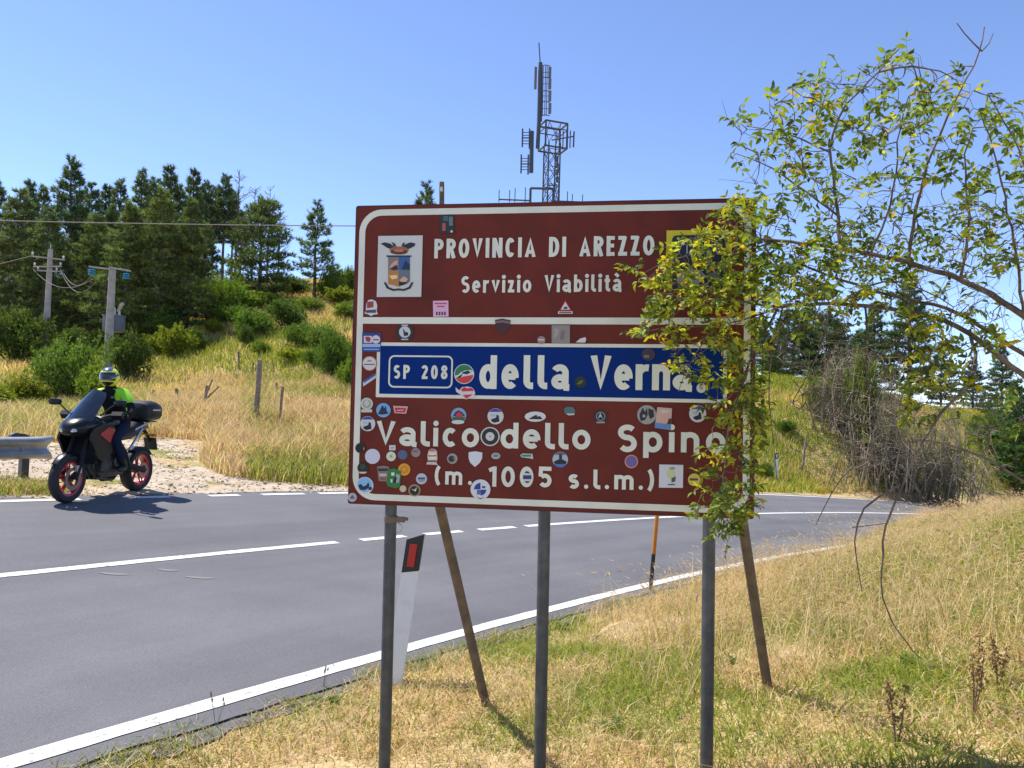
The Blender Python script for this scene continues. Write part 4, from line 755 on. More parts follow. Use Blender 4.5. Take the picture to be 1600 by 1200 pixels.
def pine_meshes(seed, H, R, cb, dens=1.0, shape=1.0, gap=.62, dark=1.0):
    r = np.random.default_rng(seed); mb = MB(); wob = r.normal(size=(9, 2)) * .05; tp = [(wob[i, 0] * i / 4, wob[i, 1] * i / 4, H * .97 * i / 8 - (.5 if i == 0 else 0)) for i in range(9)]; r0 = H * .0135 + .04
    mb.tube(tp, [r0 * (1 - .9 * i / 8) + .012 for i in range(9)], 8)
    C = []; D = []; LL = []; BL = []; z = cb * H
    while z < H * .985:
        f = (z - cb * H) / (H * (1 - cb)); prof = (1 - f) ** (.75 * shape) * (.55 + .45 * min(1, f * 4 + .25)); nb = int(r.integers(5, 8))
        a0 = r.uniform(0, 6.28)
        for k in range(nb):
            a = a0 + 6.283 * k / nb + r.normal() * .25; ln = R * prof * r.uniform(.55, 1.15) + .18; rise = (.05 + .55 * f) * ln + r.normal() * .08 * ln
            bl = r.uniform(.55, 1.55); zz = z + r.normal() * .18; dirv = np.array([math.cos(a), math.sin(a), 0])
            p0 = np.array([0, 0, zz]); p1 = p0 + dirv * ln * .55 + [0, 0, rise * .3]; p2 = p0 + dirv * ln + [0, 0, rise]
            mb.tube([p0, p1, p2], [.035 * (1 - f) + .015, .02, .006], 4, cap=False)
            nt_ = max(4, int(ln / R * 40 * dens))
            for q in range(nt_):
                u = r.uniform(.22, 1.0) ** .7; c = p0 + (p2 - p0) * u + dirv * 0; sd = np.array([-dirv[1], dirv[0], 0]) * r.normal() * .26 * ln * (1.15 - u * .5); c = c + sd + [0, 0, r.normal() * .10 + .06]
                C.append(c); D.append(dirv * .5 + [0, 0, .75] + sd * .6); LL.append(.34 + .12 * r.random()); BL.append(bl)
        z += gap * (1.12 - .5 * f) * r.uniform(.8, 1.15)
    for q in range(5): C.append(np.array([0, 0, H * (.95 + .01 * q)])); D.append(np.array([0, 0, 1.])); LL.append(.35); BL.append(1)
    C = np.array(C); D = np.array(D); LL = np.array(LL); D /= np.linalg.norm(D, axis=1, keepdims=True)
    lum = r.uniform(.75, 1.3, (len(C), 1)) * np.array(BL)[:, None]; hue = r.random((len(C), 1)); col = (np.array([.085, .130, .050]) * (1 - hue) + np.array([.185, .215, .072]) * hue) * lum * dark
    V, T, c = tufts(C, D, 9, LL, .032, col, .5, r)
    return mb.mesh("pine_trunk", PBARK, True), tris_mesh("pine_crown", V, T, NEEDLE, c)
PINE = [pine_meshes(11, 12, 2.9, .06, 1.15, 1.2, .66), pine_meshes(12, 12, 3.2, .05, 1.2, 1.05, .68), pine_meshes(13, 12, 2.5, .10, 1.1, 1.3, .66), pine_meshes(14, 13, 2.3, .45, .95, 1.0), pine_meshes(15, 9, 3.2, .08, 1.2, .75, .55), pine_meshes(16, 9, 2.0, .22, .7, 1.1, .75)]
PH = [12, 12, 12, 13, 9, 9]
def pine(px, ytop, d, kind, label, rot=None, wx=1.0, color=(1, 1, 1), group="black pines on the left hill", base_y=None):
    g = at_depth(px, d); h = upx(px, ytop, g); s = h / PH[kind]; t = empty("pine_tree", g, rot if rot is not None else random.uniform(0, 6.28)); t.scale = (s * wx, s * wx, s); tag(t, label, "pine tree", group)
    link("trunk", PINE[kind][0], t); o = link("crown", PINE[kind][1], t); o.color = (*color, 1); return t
gP = "black pines on the left hill"
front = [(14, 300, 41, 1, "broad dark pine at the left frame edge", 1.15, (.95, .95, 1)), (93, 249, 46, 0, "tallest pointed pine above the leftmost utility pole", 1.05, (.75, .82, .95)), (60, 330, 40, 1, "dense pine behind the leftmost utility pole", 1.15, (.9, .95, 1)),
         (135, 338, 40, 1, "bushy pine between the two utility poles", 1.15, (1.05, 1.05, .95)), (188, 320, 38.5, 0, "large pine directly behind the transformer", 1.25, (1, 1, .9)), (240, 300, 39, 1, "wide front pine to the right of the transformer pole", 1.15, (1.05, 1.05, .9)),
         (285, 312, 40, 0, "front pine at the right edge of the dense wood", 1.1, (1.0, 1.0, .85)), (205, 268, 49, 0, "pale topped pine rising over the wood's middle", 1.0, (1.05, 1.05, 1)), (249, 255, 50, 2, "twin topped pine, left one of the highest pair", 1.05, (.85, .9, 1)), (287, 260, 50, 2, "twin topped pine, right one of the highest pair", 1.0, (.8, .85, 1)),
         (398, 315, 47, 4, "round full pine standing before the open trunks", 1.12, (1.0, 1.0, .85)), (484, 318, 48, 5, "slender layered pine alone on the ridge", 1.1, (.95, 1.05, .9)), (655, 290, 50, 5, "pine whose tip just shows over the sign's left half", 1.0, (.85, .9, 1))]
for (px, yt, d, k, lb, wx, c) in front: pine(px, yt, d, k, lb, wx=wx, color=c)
for (px, yt, d) in ((308, 285, 53), (322, 292, 56), (338, 274, 54), (352, 300, 57), (366, 330, 56), (300, 300, 58)): pine(px, yt, d, 3, "tall pine with bare lower trunk in the thin stand left of the round pine", wx=.85, color=(.85, .9, .95), group="bare trunked pines on the ridge")
for i, (px, yt, d) in enumerate(((-60, 300, 48), (-25, 285, 52), (28, 278, 54), (50, 292, 55), (125, 288, 54), (150, 285, 56), (172, 282, 55), (225, 280, 56), (265, 285, 57), (-100, 310, 45), (20, 345, 44), (110, 320, 48), (160, 325, 47), (222, 335, 45), (262, 330, 46), (-45, 340, 42), (310, 350, 45))):
    pine(px, yt, d, (0, 1, 2)[i % 3], "dark pine deep in the dense wood behind the utility poles", wx=1.05, color=random.choice([(.8, .88, .95), (.95, .98, .95), (1.08, 1.05, .9)]), group="pines inside the dense left wood")
for (px, yt, d, k, lb) in ((1262, 478, 50, 1, "dark rounded pine across the road, right of the sign"), (1215, 500, 52, 0, "dark pine half hidden by the sign's right edge"), (1310, 500, 56, 1, "dark pine behind the bare thicket"), (1365, 470, 60, 2, "grey green pine rising behind the thicket"), (1420, 425, 58, 2, "tall thin pine behind the hanging branches"), (1565, 540, 48, 0, "dark pine low at the right frame edge"), (1520, 560, 52, 1, "dark pine left of the right edge pine"), (1640, 550, 46, 1, "pine cut by the right frame edge"), (1590, 590, 40, 2, "small bluish pine at the right frame edge"), (1470, 540, 56, 1, "dark pine between the hanging limbs"), (1238, 488, 47, 4, "broad dark pine filling the gap right of the sign"), (1290, 496, 46, 4, "broad dark pine left behind the light green shrub"), (1345, 520, 48, 4, "broad dark pine mostly hidden by the bare thicket"), (1190, 515, 46, 4, "broad dark pine directly behind the sign's right edge")):
    pine(px, yt, d, k, lb, wx=1.25, color=(.75, .85, .85) if "blu" not in lb else (.8, 1.15, 1.0), group="pines across the road on the right")
# dead trees
def bare_tree_mesh(seed, H, n=40, spread=.5):
    r = np.random.default_rng(seed); mb = MB(); mb.tube([(0, 0, -.4), (.05, 0, H * .5), (0, .05, H)], [H * .012, H * .008, .012], 6)
    for i in range(n):
        z = H * r.uniform(.3, .97); a = r.uniform(0, 6.28); ln = (H - z) * spread * r.uniform(.5, 1.1) + .25; d = np.array([math.cos(a), math.sin(a), r.uniform(.2, .9)])
        p0 = np.array([0, 0, z]); p1 = p0 + d * ln * .5; p2 = p0 + d * ln + [0, 0, .2 * ln]; mb.tube([p0, p1, p2], [.03, .018, .007], 4, cap=False)
        for q in range(3):
            e = p0 + (p2 - p0) * r.uniform(.35, .9); f = e + (d + r.normal(size=3) * .7) * ln * .35; mb.tube([e, f], [.013, .005], 3, cap=False)
    return mb
for (px, yt, d, lb) in ((358, 262, 55, "tallest dead bare tree against the sky"), (384, 290, 53, "dead bare tree behind the round pine's left side"), (408, 288, 54, "dead bare tree behind the round pine's top"), (425, 318, 52, "dead bare tree leaning right of the round pine")):
    g = at_depth(px, d); h = upx(px, yt, g); t = empty("dead_tree", g); tag(t, lb, "dead tree", "dead trees on the ridge"); bare_tree_mesh(px, h, 34, .28).build("trunk", mat("dead_wood", (.16, .14, .125), .9), t)

def bush_meshes(seed, nleaf, lobes, leaf=.085, flat_=.8, upright=.3, pal=((.12, .165, .035), (.26, .30, .06))):
    r = np.random.default_rng(seed); cen = []; rad_ = []
    for i in range(lobes):
        a = r.uniform(0, 6.28); q = r.uniform(0, .62); cen.append([q * math.cos(a), q * math.sin(a), r.uniform(.3, .85) * (1 - .35 * q)]); rad_.append(r.uniform(.24, .42))
    cen = np.array(cen); rad_ = np.array(rad_); li = r.integers(0, lobes, nleaf); u = r.normal(size=(nleaf, 3)); u /= np.linalg.norm(u, axis=1, keepdims=True); rr = rad_[li] * r.uniform(.45, 1.08, nleaf) * (1 + .25 * r.normal(size=nleaf))
    sh = r.normal(size=(lobes * 5, 3)) * [.6, .6, .45] + [0, 0, .85]; sh /= np.linalg.norm(sh, axis=1, keepdims=True); shl = r.uniform(1.0, 1.65, lobes * 5); si = r.integers(0, lobes * 5, nleaf); on = r.random(nleaf) < .30; C = cen[li] + u * rr[:, None] * [1, 1, flat_]; k_ = (rad_[si % lobes] * shl[si] * r.uniform(.4, 1, nleaf))[:, None]; C = np.where(on[:, None], cen[si % lobes] + sh[si] * k_ + r.normal(size=(nleaf, 3)) * .022, C); C[:, 2] = np.abs(C[:, 2]) + .02; D = u * .7 + [0, 0, upright] + r.normal(size=(nleaf, 3)) * .35; D /= np.linalg.norm(D, axis=1, keepdims=True)
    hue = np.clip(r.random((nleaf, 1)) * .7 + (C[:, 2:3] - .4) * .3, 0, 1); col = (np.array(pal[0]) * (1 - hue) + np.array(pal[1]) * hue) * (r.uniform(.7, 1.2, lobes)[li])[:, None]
    V, T, c = tufts(C, D, 3, np.full(nleaf, leaf * 1.2), leaf * .18, col, .5, r)
    mb = MB()
    for i in range(lobes):
        p = cen[i]; mb.tube([(p[0] * .15, p[1] * .15, -.1), (p[0] * .5, p[1] * .5, p[2] * .45), tuple(p)], [.03, .02, .008], 5, cap=False)
        for q in range(3): e = p + r.normal(size=3) * rad_[i] * .6; mb.tube([tuple(p * .7), tuple(e)], [.012, .004], 4, cap=False)
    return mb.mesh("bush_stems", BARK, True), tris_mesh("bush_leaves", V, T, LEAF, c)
BUSH = [bush_meshes(31, 5200, 13), bush_meshes(32, 5600, 16, .07, .9, .5), bush_meshes(33, 4200, 10, .1, .7, .2), bush_meshes(34, 5600, 15, .075, .9, .9, ((.085, .125, .035), (.19, .22, .055)))]
def bush(px, ytop, ybot, wpx, d, kind, label, color=(1, 1, 1), cat="shrub", group="shrubs on the hillside", name="shrub"):
    g = at_depth(px, d); h = upx(px, ytop, g); hh = max(.5, (ybot - ytop) * d / F) if ybot else h
    h = max(h, hh * .6); w = wpx * d / F; t = empty(name, g, random.uniform(0, 6.28)); t.scale = (w / 1.72, w / 1.72, h / 1.12); tag(t, label, cat, group)
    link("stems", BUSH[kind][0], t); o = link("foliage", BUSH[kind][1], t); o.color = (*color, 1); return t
G1, G2, G3, G4 = (1.0, 1.15, .8), (1.35, 1.3, .7), (.8, 1.0, .75), (.78, .95, .7)
for a in ((95, 520, 610, 120, 25, 1, "big bright green shrub at the foot of the leftmost pole", (.9, 1.15, 1)), (30, 590, 640, 90, 23, 0, "yellow green shrub at the left frame edge", (1.4, 1.25, .8)), (150, 575, 635, 80, 23, 2, "light green shrub right behind the rider's helmet", (1.1, 1.3, .8)), (20, 490, 580, 110, 33, 3, "dark shrub at the left edge below the wood", G4), (-30, 600, 660, 120, 20, 2, "pale shrub cut by the left frame edge", G2),
          (200, 525, 590, 70, 30, 3, "dark low shrub right of the transformer pole", G4), (272, 510, 570, 60, 35, 2, "olive shrub under the front pines", G2), (245, 522, 560, 50, 36, 2, "small olive shrub at the wood's lower edge", (1.2, 1.2, .75)), (300, 515, 560, 50, 36, 3, "dark shrub at the right foot of the wood", G3),
          (322, 420, 510, 80, 42, 1, "bright green young tree shrub right of the dense wood", (1.1, 1.35, .8)), (352, 440, 510, 75, 43, 2, "light green shrub below the thin pine stand", (1.0, 1.3, .8)), (395, 480, 550, 75, 38, 1, "green shrub on the slope below the round pine", (.8, 1.1, .8)), (440, 470, 530, 80, 40, 3, "dark green shrub in the slope's middle", (.9, 1.1, .9)), (470, 500, 555, 80, 35, 1, "green shrub above the yellow patch", (.75, 1.0, .75)),
          (380, 510, 552, 36, 36, 3, "small dark shrub above the lone slope post", G3), (418, 455, 500, 70, 45, 1, "dark shrub at the round pine's foot", G3), (522, 512, 612, 74, 29, 1, "dense dark green shrub beside the sign's left edge", (.7, .95, .65)), (505, 515, 560, 70, 34, 3, "green shrub behind the dense one by the sign", (1.1, 1.3, 1)), (548, 470, 520, 70, 42, 1, "shrub high on the slope beside the sign", G1), (510, 425, 470, 60, 48, 3, "shrub on the ridge beside the slender pine", G1), (540, 415, 460, 60, 50, 1, "ridge shrub nearest the sign's upper left edge", G1), (450, 435, 470, 60, 50, 3, "dark ridge shrub between round and slender pines", G3), (250, 485, 530, 80, 38, 3, "dark undergrowth shrub beneath the wide front pine", G4), (115, 515, 560, 70, 37, 3, "dark undergrowth shrub between the utility poles", G4), (330, 500, 540, 40, 39, 2, "small pale shrub at the slope's left edge", G2), (375, 455, 505, 70, 44, 2, "pale green shrub just below the bare trunks", (1.2, 1.4, .8)), (405, 530, 570, 34, 34, 1, "small green shrub between slope post and dense shrubs", (1, 1.2, .8)), (480, 465, 505, 60, 44, 1, "mid green shrub below the slender pine", G1), (530, 450, 495, 60, 46, 2, "yellow green shrub on the upper slope near the sign", G2), (455, 545, 580, 60, 32, 2, "yellow green low shrub by the grass patch", (1.6, 1.5, .6)), (490, 540, 590, 50, 31, 1, "green shrub left of the dense one by the sign", (.9, 1.15, .8)), (350, 480, 530, 60, 41, 1, "mid green shrub below the young tree shrub", (.9, 1.2, .8)), (545, 560, 620, 50, 27, 2, "light shrub half hidden behind the sign's left edge", (1.1, 1.3, .7))):
    bush(*a)
for a in ((1300, 575, 660, 75, 37, 1, "light green shrub left of the bare thicket across the road", (1.3, 1.35, .8)), (1345, 560, 670, 60, 35, 2, "sparse green shrub inside the bare thicket", (1.1, 1.2, .7)), (1478, 690, 735, 60, 37, 2, "olive shrub behind the leaning bare branch", G2), (1550, 640, 710, 70, 42, 1, "green shrub near the right frame edge", (.95, 1.2, .8)), (1230, 655, 680, 40, 36, 1, "small grey green shrub in the grass across the road", (.8, 1, .8)), (1610, 655, 720, 80, 40, 2, "shrub cut by the right frame edge", (1.1, 1.3, .7)), (1196, 720, 760, 30, 30.5, 1, "low green plant by the distant marker post", (.8, 1.1, .9))):
    bush(*a, group="shrubs across the road")
# bare brown thicket across the road
def thicket(px, d, w, h, seed, label, n=85):
    g = at_depth(px, d); t = empty("bare_thicket", g); tag(t, label, "thicket", "bare thickets across the road"); r = np.random.default_rng(seed); mb = MB()
    for i in range(n):
        b = np.array([r.normal() * w * .24, r.normal() * w * .2, -.1]); a = r.uniform(0, 6.28); q_ = r.uniform(.1, .75); e = b + np.array([math.cos(a) * w * .42 * q_, math.sin(a) * w * .35 * q_, h * r.uniform(.25, 1) * (1.1 - .55 * q_)])
        m_ = b + (e - b) * .5 + r.normal(size=3) * .35 + [0, 0, .3]; mb.tube([b, m_, e], [.032, .020, .008], 4, cap=False)
        for q in range(14):
            s_ = b + (e - b) * r.uniform(.25, 1) + r.normal(size=3) * .15; d_ = r.normal(size=3) * [1, 1, .55]; d_ /= np.linalg.norm(d_); ln = r.uniform(.35, 1.1); f = s_ + d_ * ln * .5 + r.normal(size=3) * .1; f2 = f + d_ * ln * .5 + r.normal(size=3) * .2 - [0, 0, .12]; mb.tube([s_, f, f2], [.012, .009, .004], 3, cap=False)
    o = mb.build("twigs", mat("thicket_wood", (.19, .15, .095), .9, noise=((.30, .245, .16), 2, .4, .6)), t); o["kind"] = "stuff"; return t
thicket(1375, 34, 4.4, 6.6, 3, "tall brown leafless thicket behind the lower hanging branch"); thicket(1450, 35, 4.2, 5.2, 4, "brown leafless thicket to the right of the thin metal stake"); thicket(1325, 36, 3.0, 5.0, 5, "thinner leafless thicket beside the light green shrub", 80)

# ================================================================== MOTORCYCLE
def super_ring(x, w, zc_, hh, n=16, p=2.6, top=1.0, tilt=0):
    out = []
    for j in range(n):
        a = 2 * math.pi * j / n; c, s_ = math.cos(a), math.sin(a); y = math.copysign(abs(c) ** (2 / p), c) * w; z = math.copysign(abs(s_) ** (2 / p), s_) * hh
        out.append((x + tilt * z, y * (top if z > 0 else 1), zc_ + z))
    return out
def loft(secs, n=16, p=2.6): return MB().rings([super_ring(*q[:4], n, p, *(q[4:] or ())) for q in secs])
fc = plane_at(104, 786); FWb = 1.46
def bike_pose(yaw):
    h = np.array([math.cos(yaw), math.sin(yaw)]); rc = fc[:2] - h * FWb; return np.array([rc[0], rc[1], road_z(*rc)])
best = min(np.radians(np.arange(230, 290, .25)), key=lambda a: abs(proj(bike_pose(a))[0] - 212))
rc = bike_pose(best); mid = (fc + rc) / 2; pitch = math.atan2(rc[2] - fc[2], FWb)
bike = empty("motorcycle", Vector(mid)); bike.rotation_mode = 'XYZ'; bike.rotation_euler = (math.radians(0), pitch, best)
tag(bike, "black sport touring motorcycle with red wheels at the far road edge", "motorcycle")
BODY = mat("bike_black", (.009, .010, .013), .3, coat=.1, spec=.25); MATT = mat("bike_matt", (.012, .012, .014), .6, spec=.2); REDM = mat("bike_red", (.42, .012, .014), .35, coat=.4); ENG = mat("engine_metal", (.05, .048, .046), .45, .6, noise=((.10, .095, .09), 20, .4, .7)); ALU = mat("aluminium", (.55, .56, .57), .3, .9)
def glass_mat(name, col, alpha):
    m = bpy.data.materials.new(name); m.use_nodes = True; n = m.node_tree.nodes; l = m.node_tree.links; b = n["Principled BSDF"]; b.inputs["Base Color"].default_value = (*col, 1); b.inputs["Roughness"].default_value = .08; b.inputs["Coat Weight"].default_value = 1
    t = n.new("ShaderNodeBsdfTransparent"); t.inputs[0].default_value = (.35, .38, .45, 1); mx = n.new("ShaderNodeMixShader"); mx.inputs[0].default_value = alpha; l.new(t.outputs[0], mx.inputs[1]); l.new(b.outputs[0], mx.inputs[2]); l.new(mx.outputs[0], n["Material Output"].inputs[0]); return m
SCREEN = glass_mat("tinted_screen", (.02, .03, .055), .72); LAMP = mat("lamp_glass", (.6, .62, .65), .08, .3, coat=1)
def wheel(name, x, wid, R=.305):
    w2 = wid / 2; pr = [(R - .085, -w2 * .72), (R - .05, -w2 * .98), (R - .022, -w2 * .86), (R - .005, -w2 * .45), (R, 0), (R - .005, w2 * .45), (R - .022, w2 * .86), (R - .05, w2 * .98), (R - .085, w2 * .72)]
    ty = MB().lathe(pr, (x, 0, R), 'y', 40).build(name, RUBBER, bike); ty["label"] = "black tyre on a red cast wheel"
    rp = [(R - .082, -w2 * .74), (R - .095, -w2 * .6), (R - .10, 0), (R - .095, w2 * .6), (R - .082, w2 * .74), (R - .112, w2 * .5), (R - .118, 0), (R - .112, -w2 * .5)]
    MB().lathe(rp, (x, 0, R), 'y', 40).build("rim", REDM, ty)
    for k in range(5):
        for dq in (-.16, .16):
            a = 6.283 * k / 5 + .3; a2 = a + dq; MB().tube([(x + .04 * math.cos(a), 0, R + .04 * math.sin(a)), (x + (R - .11) * math.cos(a2), 0, R + (R - .11) * math.sin(a2))], [.018, .012], 6).build("spoke", REDM, ty)
    MB().lathe([(0, -w2 * .9), (.045, -w2 * .9), (.05, 0), (.045, w2 * .9), (0, w2 * .9)], (x, 0, R), 'y', 16, closed=False).build("hub", ENG, ty)
    for sg in ((-1, 1) if name == "front_wheel" else (1,)):
        rd = .145 if name == "front_wheel" else .11; MB().lathe([(rd - .045, -.0025), (rd, -.0025), (rd, .0025), (rd - .045, .0025)], (x, sg * (w2 + .012), R), 'y', 28).build("brake_disc", mat("disc_steel", (.22, .22, .23), .35, .9), ty)
    return ty
XF, XR = .73, -.73
wheel("front_wheel", XF, .12); wheel("rear_wheel", XR, .18)
for sg in (-1, 1):
    MB().tube([(XF, sg * .095, .30), (XF - .10, sg * .10, .52), (XF - .30, sg * .10, .98)], [.034, .033, .026], 10).build("fork_leg", MATT, bike)
    MB().box((XF - .055, sg * .10, .42), (.09, .035, .10)).build("brake_caliper", ALU, bike, smooth=False)
# front mudguard
rg = []
for i in range(13):
    a = math.radians(38 + 78 * i / 12); R_ = .328; w_ = .064 * (1 - .35 * abs(i - 6) / 6); rg.append([(XF + R_ * math.cos(a), y, .305 + R_ * math.sin(a) - d_) for y, d_ in ((-w_, .05), (-w_ * .8, .005), (0, -.008), (w_ * .8, .005), (w_, .05), (w_ * .8, .012), (0, 0), (-w_ * .8, .012))])
MB().rings(rg).build("front_mudguard", BODY, bike)
# nose fairing, cowl, tank, seat, tail
loft([(.80, .035, .905, .035), (.77, .10, .92, .07), (.70, .165, .935, .105), (.58, .20, .955, .135), (.44, .215, .95, .15), (.30, .20, .94, .14), (.22, .15, .94, .10)]).build("nose_fairing", BODY, bike)
for sg in (-1, 1):
    MB().prism([(.60, .93), (.64, .80), (.50, .56), (.38, .50), (.20, .62), (.12, .80), (.18, .96), (.40, 1.0)], sg * .205, sg * .235).build("side_fairing", BODY, bike, angle=50)
    MB().prism([(.49, .86), (.31, .945), (.17, .915), (.27, .735)], sg * .236, sg * .244).build("red_panel", REDM, bike, smooth=False)
    hl = loft([(.745, .02, .90, .010), (.76, .045, .905, .02), (.79, .02, .90, .012)]); hl.v = [(p[0] - .0, p[1] + sg * .075, p[2]) for p in hl.v]; hl.build("headlight", LAMP, bike)
    MB().tube([(.44, sg * .20, 1.09), (.43, sg * .33, 1.20), (.42, sg * .40, 1.25)], .010, 6).build("mirror_stalk", BLACK, bike)
    mm = loft([(.375, .055, 1.26, .03), (.40, .085, 1.26, .045), (.44, .075, 1.26, .04), (.455, .03, 1.26, .02)]); mm.v = [(p[0], p[1] + sg * .45, p[2]) for p in mm.v]; mi_ = mm.build("mirror", BODY, bike)
    MB().tube([(.26, sg * .10, 1.06), (.25, sg * .22, 1.10), (.20, sg * .40, 1.09)], .014, 8).build("handlebar", ENG, bike)
    MB().tube([(.208, sg * .30, 1.097), (.195, sg * .43, 1.088)], .019, 8).build("grip", RUBBER, bike)
    MB().prism([(.30, 1.04), (.35, 1.10), (.31, 1.15), (.27, 1.12)], sg * .28, sg * .43).build("hand_guard", MATT, bike, smooth=False)
    MB().tube([(.12, sg * .18, .86), (-.10, sg * .20, .60), (-.25, sg * .16, .42)], [.035, .04, .045], 8).build("frame_beam", MATT, bike)
    MB().tube([(-.18, sg * .16, .36), (-.18, sg * .27, .355)], .016, 6).build("foot_peg", ENG, bike)
    MB().tube([(-.25, sg * .12, .42), (-.5, sg * .13, .36), (XR, sg * .12, .305)], [.05, .04, .035], 8).build("swingarm", MATT, bike)
    MB().tube([(-.42, sg * .12, .88), (-.72, sg * .15, .98), (-.86, sg * .12, 1.0)], .016, 6).build("grab_rail", ALU, bike)
    MB().tube([(-.30, sg * .15, .62), (-.62, sg * .13, .90)], .018, 6).build("subframe_tube", ALU, bike)
    mbx = MB(); mbx.tube([(-.80, sg * .02, .82), (-.84, sg * .16, .80)], .012, 6); mbx.lathe([(0, -.02), (.022, -.02), (.022, .03), (0, .03)], (-.84, sg * .175, .80), 'y', 8, closed=False); mbx.build("indicator", mat("amber", (.6, .2, .02), .3), bike)
    MB().box((.775, sg * .075, .925), (.02, .07, .008)).build("headlight_glint", mat("headlight_glint", (.85, .87, .9), .1, coat=1), bike, smooth=False)  # near-white bar, a white reflection on the headlights put in as colour
    MB().tube([(.26, sg * .12, 1.07), (.40, sg * .15, 1.02), (.46, sg * .10, .90)], .008, 5).build("cable", BLACK, bike); MB().tube([(.24, sg * .30, 1.10), (.30, sg * .36, 1.115), (.295, sg * .43, 1.10)], .008, 6).build("lever", ALU, bike)
    MB().prism([(.66, .97), (.52, 1.04), (.40, 1.05), (.50, 1.0)], sg * .155, sg * .175).build("cowl_glint", ALU, bike, smooth=False)  # silver sliver added as a bright glint on the fairing
# windscreen: a curved sheet with thickness
gr = []; N1, N2 = 10, 11
for i in range(N1):
    v = i / (N1 - 1); row = []
    for j in range(N2):
        u = -1 + 2 * j / (N2 - 1); hw_ = .19 * (1 - .35 * v ** 2) * (1 if v < .85 else 1 - (v - .85) * 1.5); row.append((.69 - .36 * v - .10 * u * u - .05 * v * v, u * hw_, 1.02 + .42 * v - .05 * u * u * v))
    gr.append(row)
V = [p for r_ in gr for p in r_]; V2 = [(p[0] - .005, p[1], p[2] - .004) for p in V]; Fq = [(i * N2 + j, i * N2 + j + 1, (i + 1) * N2 + j + 1, (i + 1) * N2 + j) for i in range(N1 - 1) for j in range(N2 - 1)]
MB().add(V + V2, Fq + [tuple(q + len(V) for q in f_) for f_ in Fq]).build("windscreen", SCREEN, bike)
loft([(.26, .10, .95, .08), (.18, .17, .98, .12), (.02, .185, .985, .125), (-.12, .15, .95, .10), (-.20, .10, .91, .06)]).build("fuel_tank", BODY, bike)
loft([(-.12, .10, .87, .05), (-.25, .15, .875, .055), (-.42, .15, .90, .06), (-.50, .13, .945, .055), (-.68, .12, .96, .05), (-.76, .08, .96, .035)]).build("seat", MATT, bike)
loft([(-.15, .14, .80, .07), (-.40, .15, .83, .08), (-.62, .13, .88, .07), (-.82, .08, .92, .045), (-.90, .05, .93, .03)]).build("tail_fairing", BODY, bike)
tc_ = loft([(-.58, .13, 1.12, .07), (-.62, .20, 1.14, .125), (-.72, .235, 1.15, .15), (-.86, .235, 1.15, .15), (-.98, .21, 1.14, .13), (-1.03, .14, 1.13, .09)], 20, 3.2).build("top_case", mat("case_black", (.016, .017, .020), .5, spec=.3), bike)
MB().box((-.80, .232, 1.165), (.20, .01, .022)).build("reflective_strip", ALU, tc_, smooth=False); MB().box((-.80, 0, .995), (.36, .26, .015)).build("case_rack", MATT, bike, smooth=False)
eng = MB(); eng.box((.08, 0, .52), (.42, .34, .36)); eng.box((.20, 0, .72), (.26, .30, .22)); eng.box((.02, 0, .33), (.52, .26, .10)); bevel(eng.build("engine", ENG, bike, smooth=False), .03, 2)
for sg in (-1, 1): MB().lathe([(0, 0), (.105, 0), (.115, .02), (.105, .035), (0, .045)], (-.02, sg * .17 + (-.045 if sg < 0 else 0), .47), 'y', 18, closed=False).build("engine_cover", ENG, bike)
MB().box((.40, 0, .64), (.05, .34, .34), R=Matrix.Rotation(-.25, 3, 'Y')).build("radiator", MATT, bike, smooth=False)
for k in range(3): MB().tube([(.33, -.09 + .09 * k, .60), (.40, -.09 + .09 * k, .42), (.28, -.08 + .07 * k, .27), (.02, -.02 + .03 * k, .25)], .02, 7).build("exhaust_header", ENG, bike)
MB().tube([(.0, -.03, .26), (-.28, -.10, .25), (-.50, -.17, .30)], [.06, .075, .055], 10).build("silencer", MATT, bike)
rg = []
for i in range(9):
    a = math.radians(60 + 80 * i / 8); R_ = .335; rg.append([(XR + R_ * math.cos(a), y, .305 + R_ * math.sin(a) - d_) for y, d_ in ((-.09, .04), (-.07, 0), (.07, 0), (.09, .04), (.07, .012), (-.07, .012))])
MB().rings(rg).build("rear_hugger", MATT, bike)
MB().tube([(-.84, 0, .90), (-.98, 0, .78), (-1.03, 0, .70)], [.03, .022, .02], 8).build("plate_bracket", MATT, bike); MB().box((-1.06, 0, .665), (.012, .19, .19), R=Matrix.Rotation(.3, 3, 'Y')).build("number_plate", mat("plate_back", (.02, .02, .022), .5), bike, smooth=False)
loft([(-.86, .05, .90, .02), (-.90, .06, .905, .025), (-.915, .04, .905, .018)]).build("tail_light", mat("tail_red", (.35, .01, .01), .2, coat=1), bike)

# ------------------------------------------------------------------ rider
def skin_mesh(name, nodes, edges, mats, assign=None, sub=2):
    me = bpy.data.meshes.new(name); me.from_pydata([n_[0] for n_ in nodes], edges, []); ob = bpy.data.objects.new(name, me); COL.objects.link(ob)
    ob.modifiers.new("skin", 'SKIN').use_smooth_shade = True
    for i, n_ in enumerate(nodes):
        sv = me.skin_vertices[0].data[i]; r_ = n_[1]; sv.radius = r_ if isinstance(r_, tuple) else (r_, r_); sv.use_root = (i == 0)
    s_ = ob.modifiers.new("sub", 'SUBSURF'); s_.levels = sub; s_.render_levels = sub
    dg = bpy.context.evaluated_depsgraph_get(); out = bpy.data.meshes.new_from_object(ob.evaluated_get(dg)); bpy.data.objects.remove(ob); bpy.data.meshes.remove(me); out.name = name
    out.materials.clear()
    for m in mats: out.materials.append(m)
    if assign:
        for p in out.polygons: p.material_index = assign(p.center)
    for p in out.polygons: p.use_smooth = True
    return out
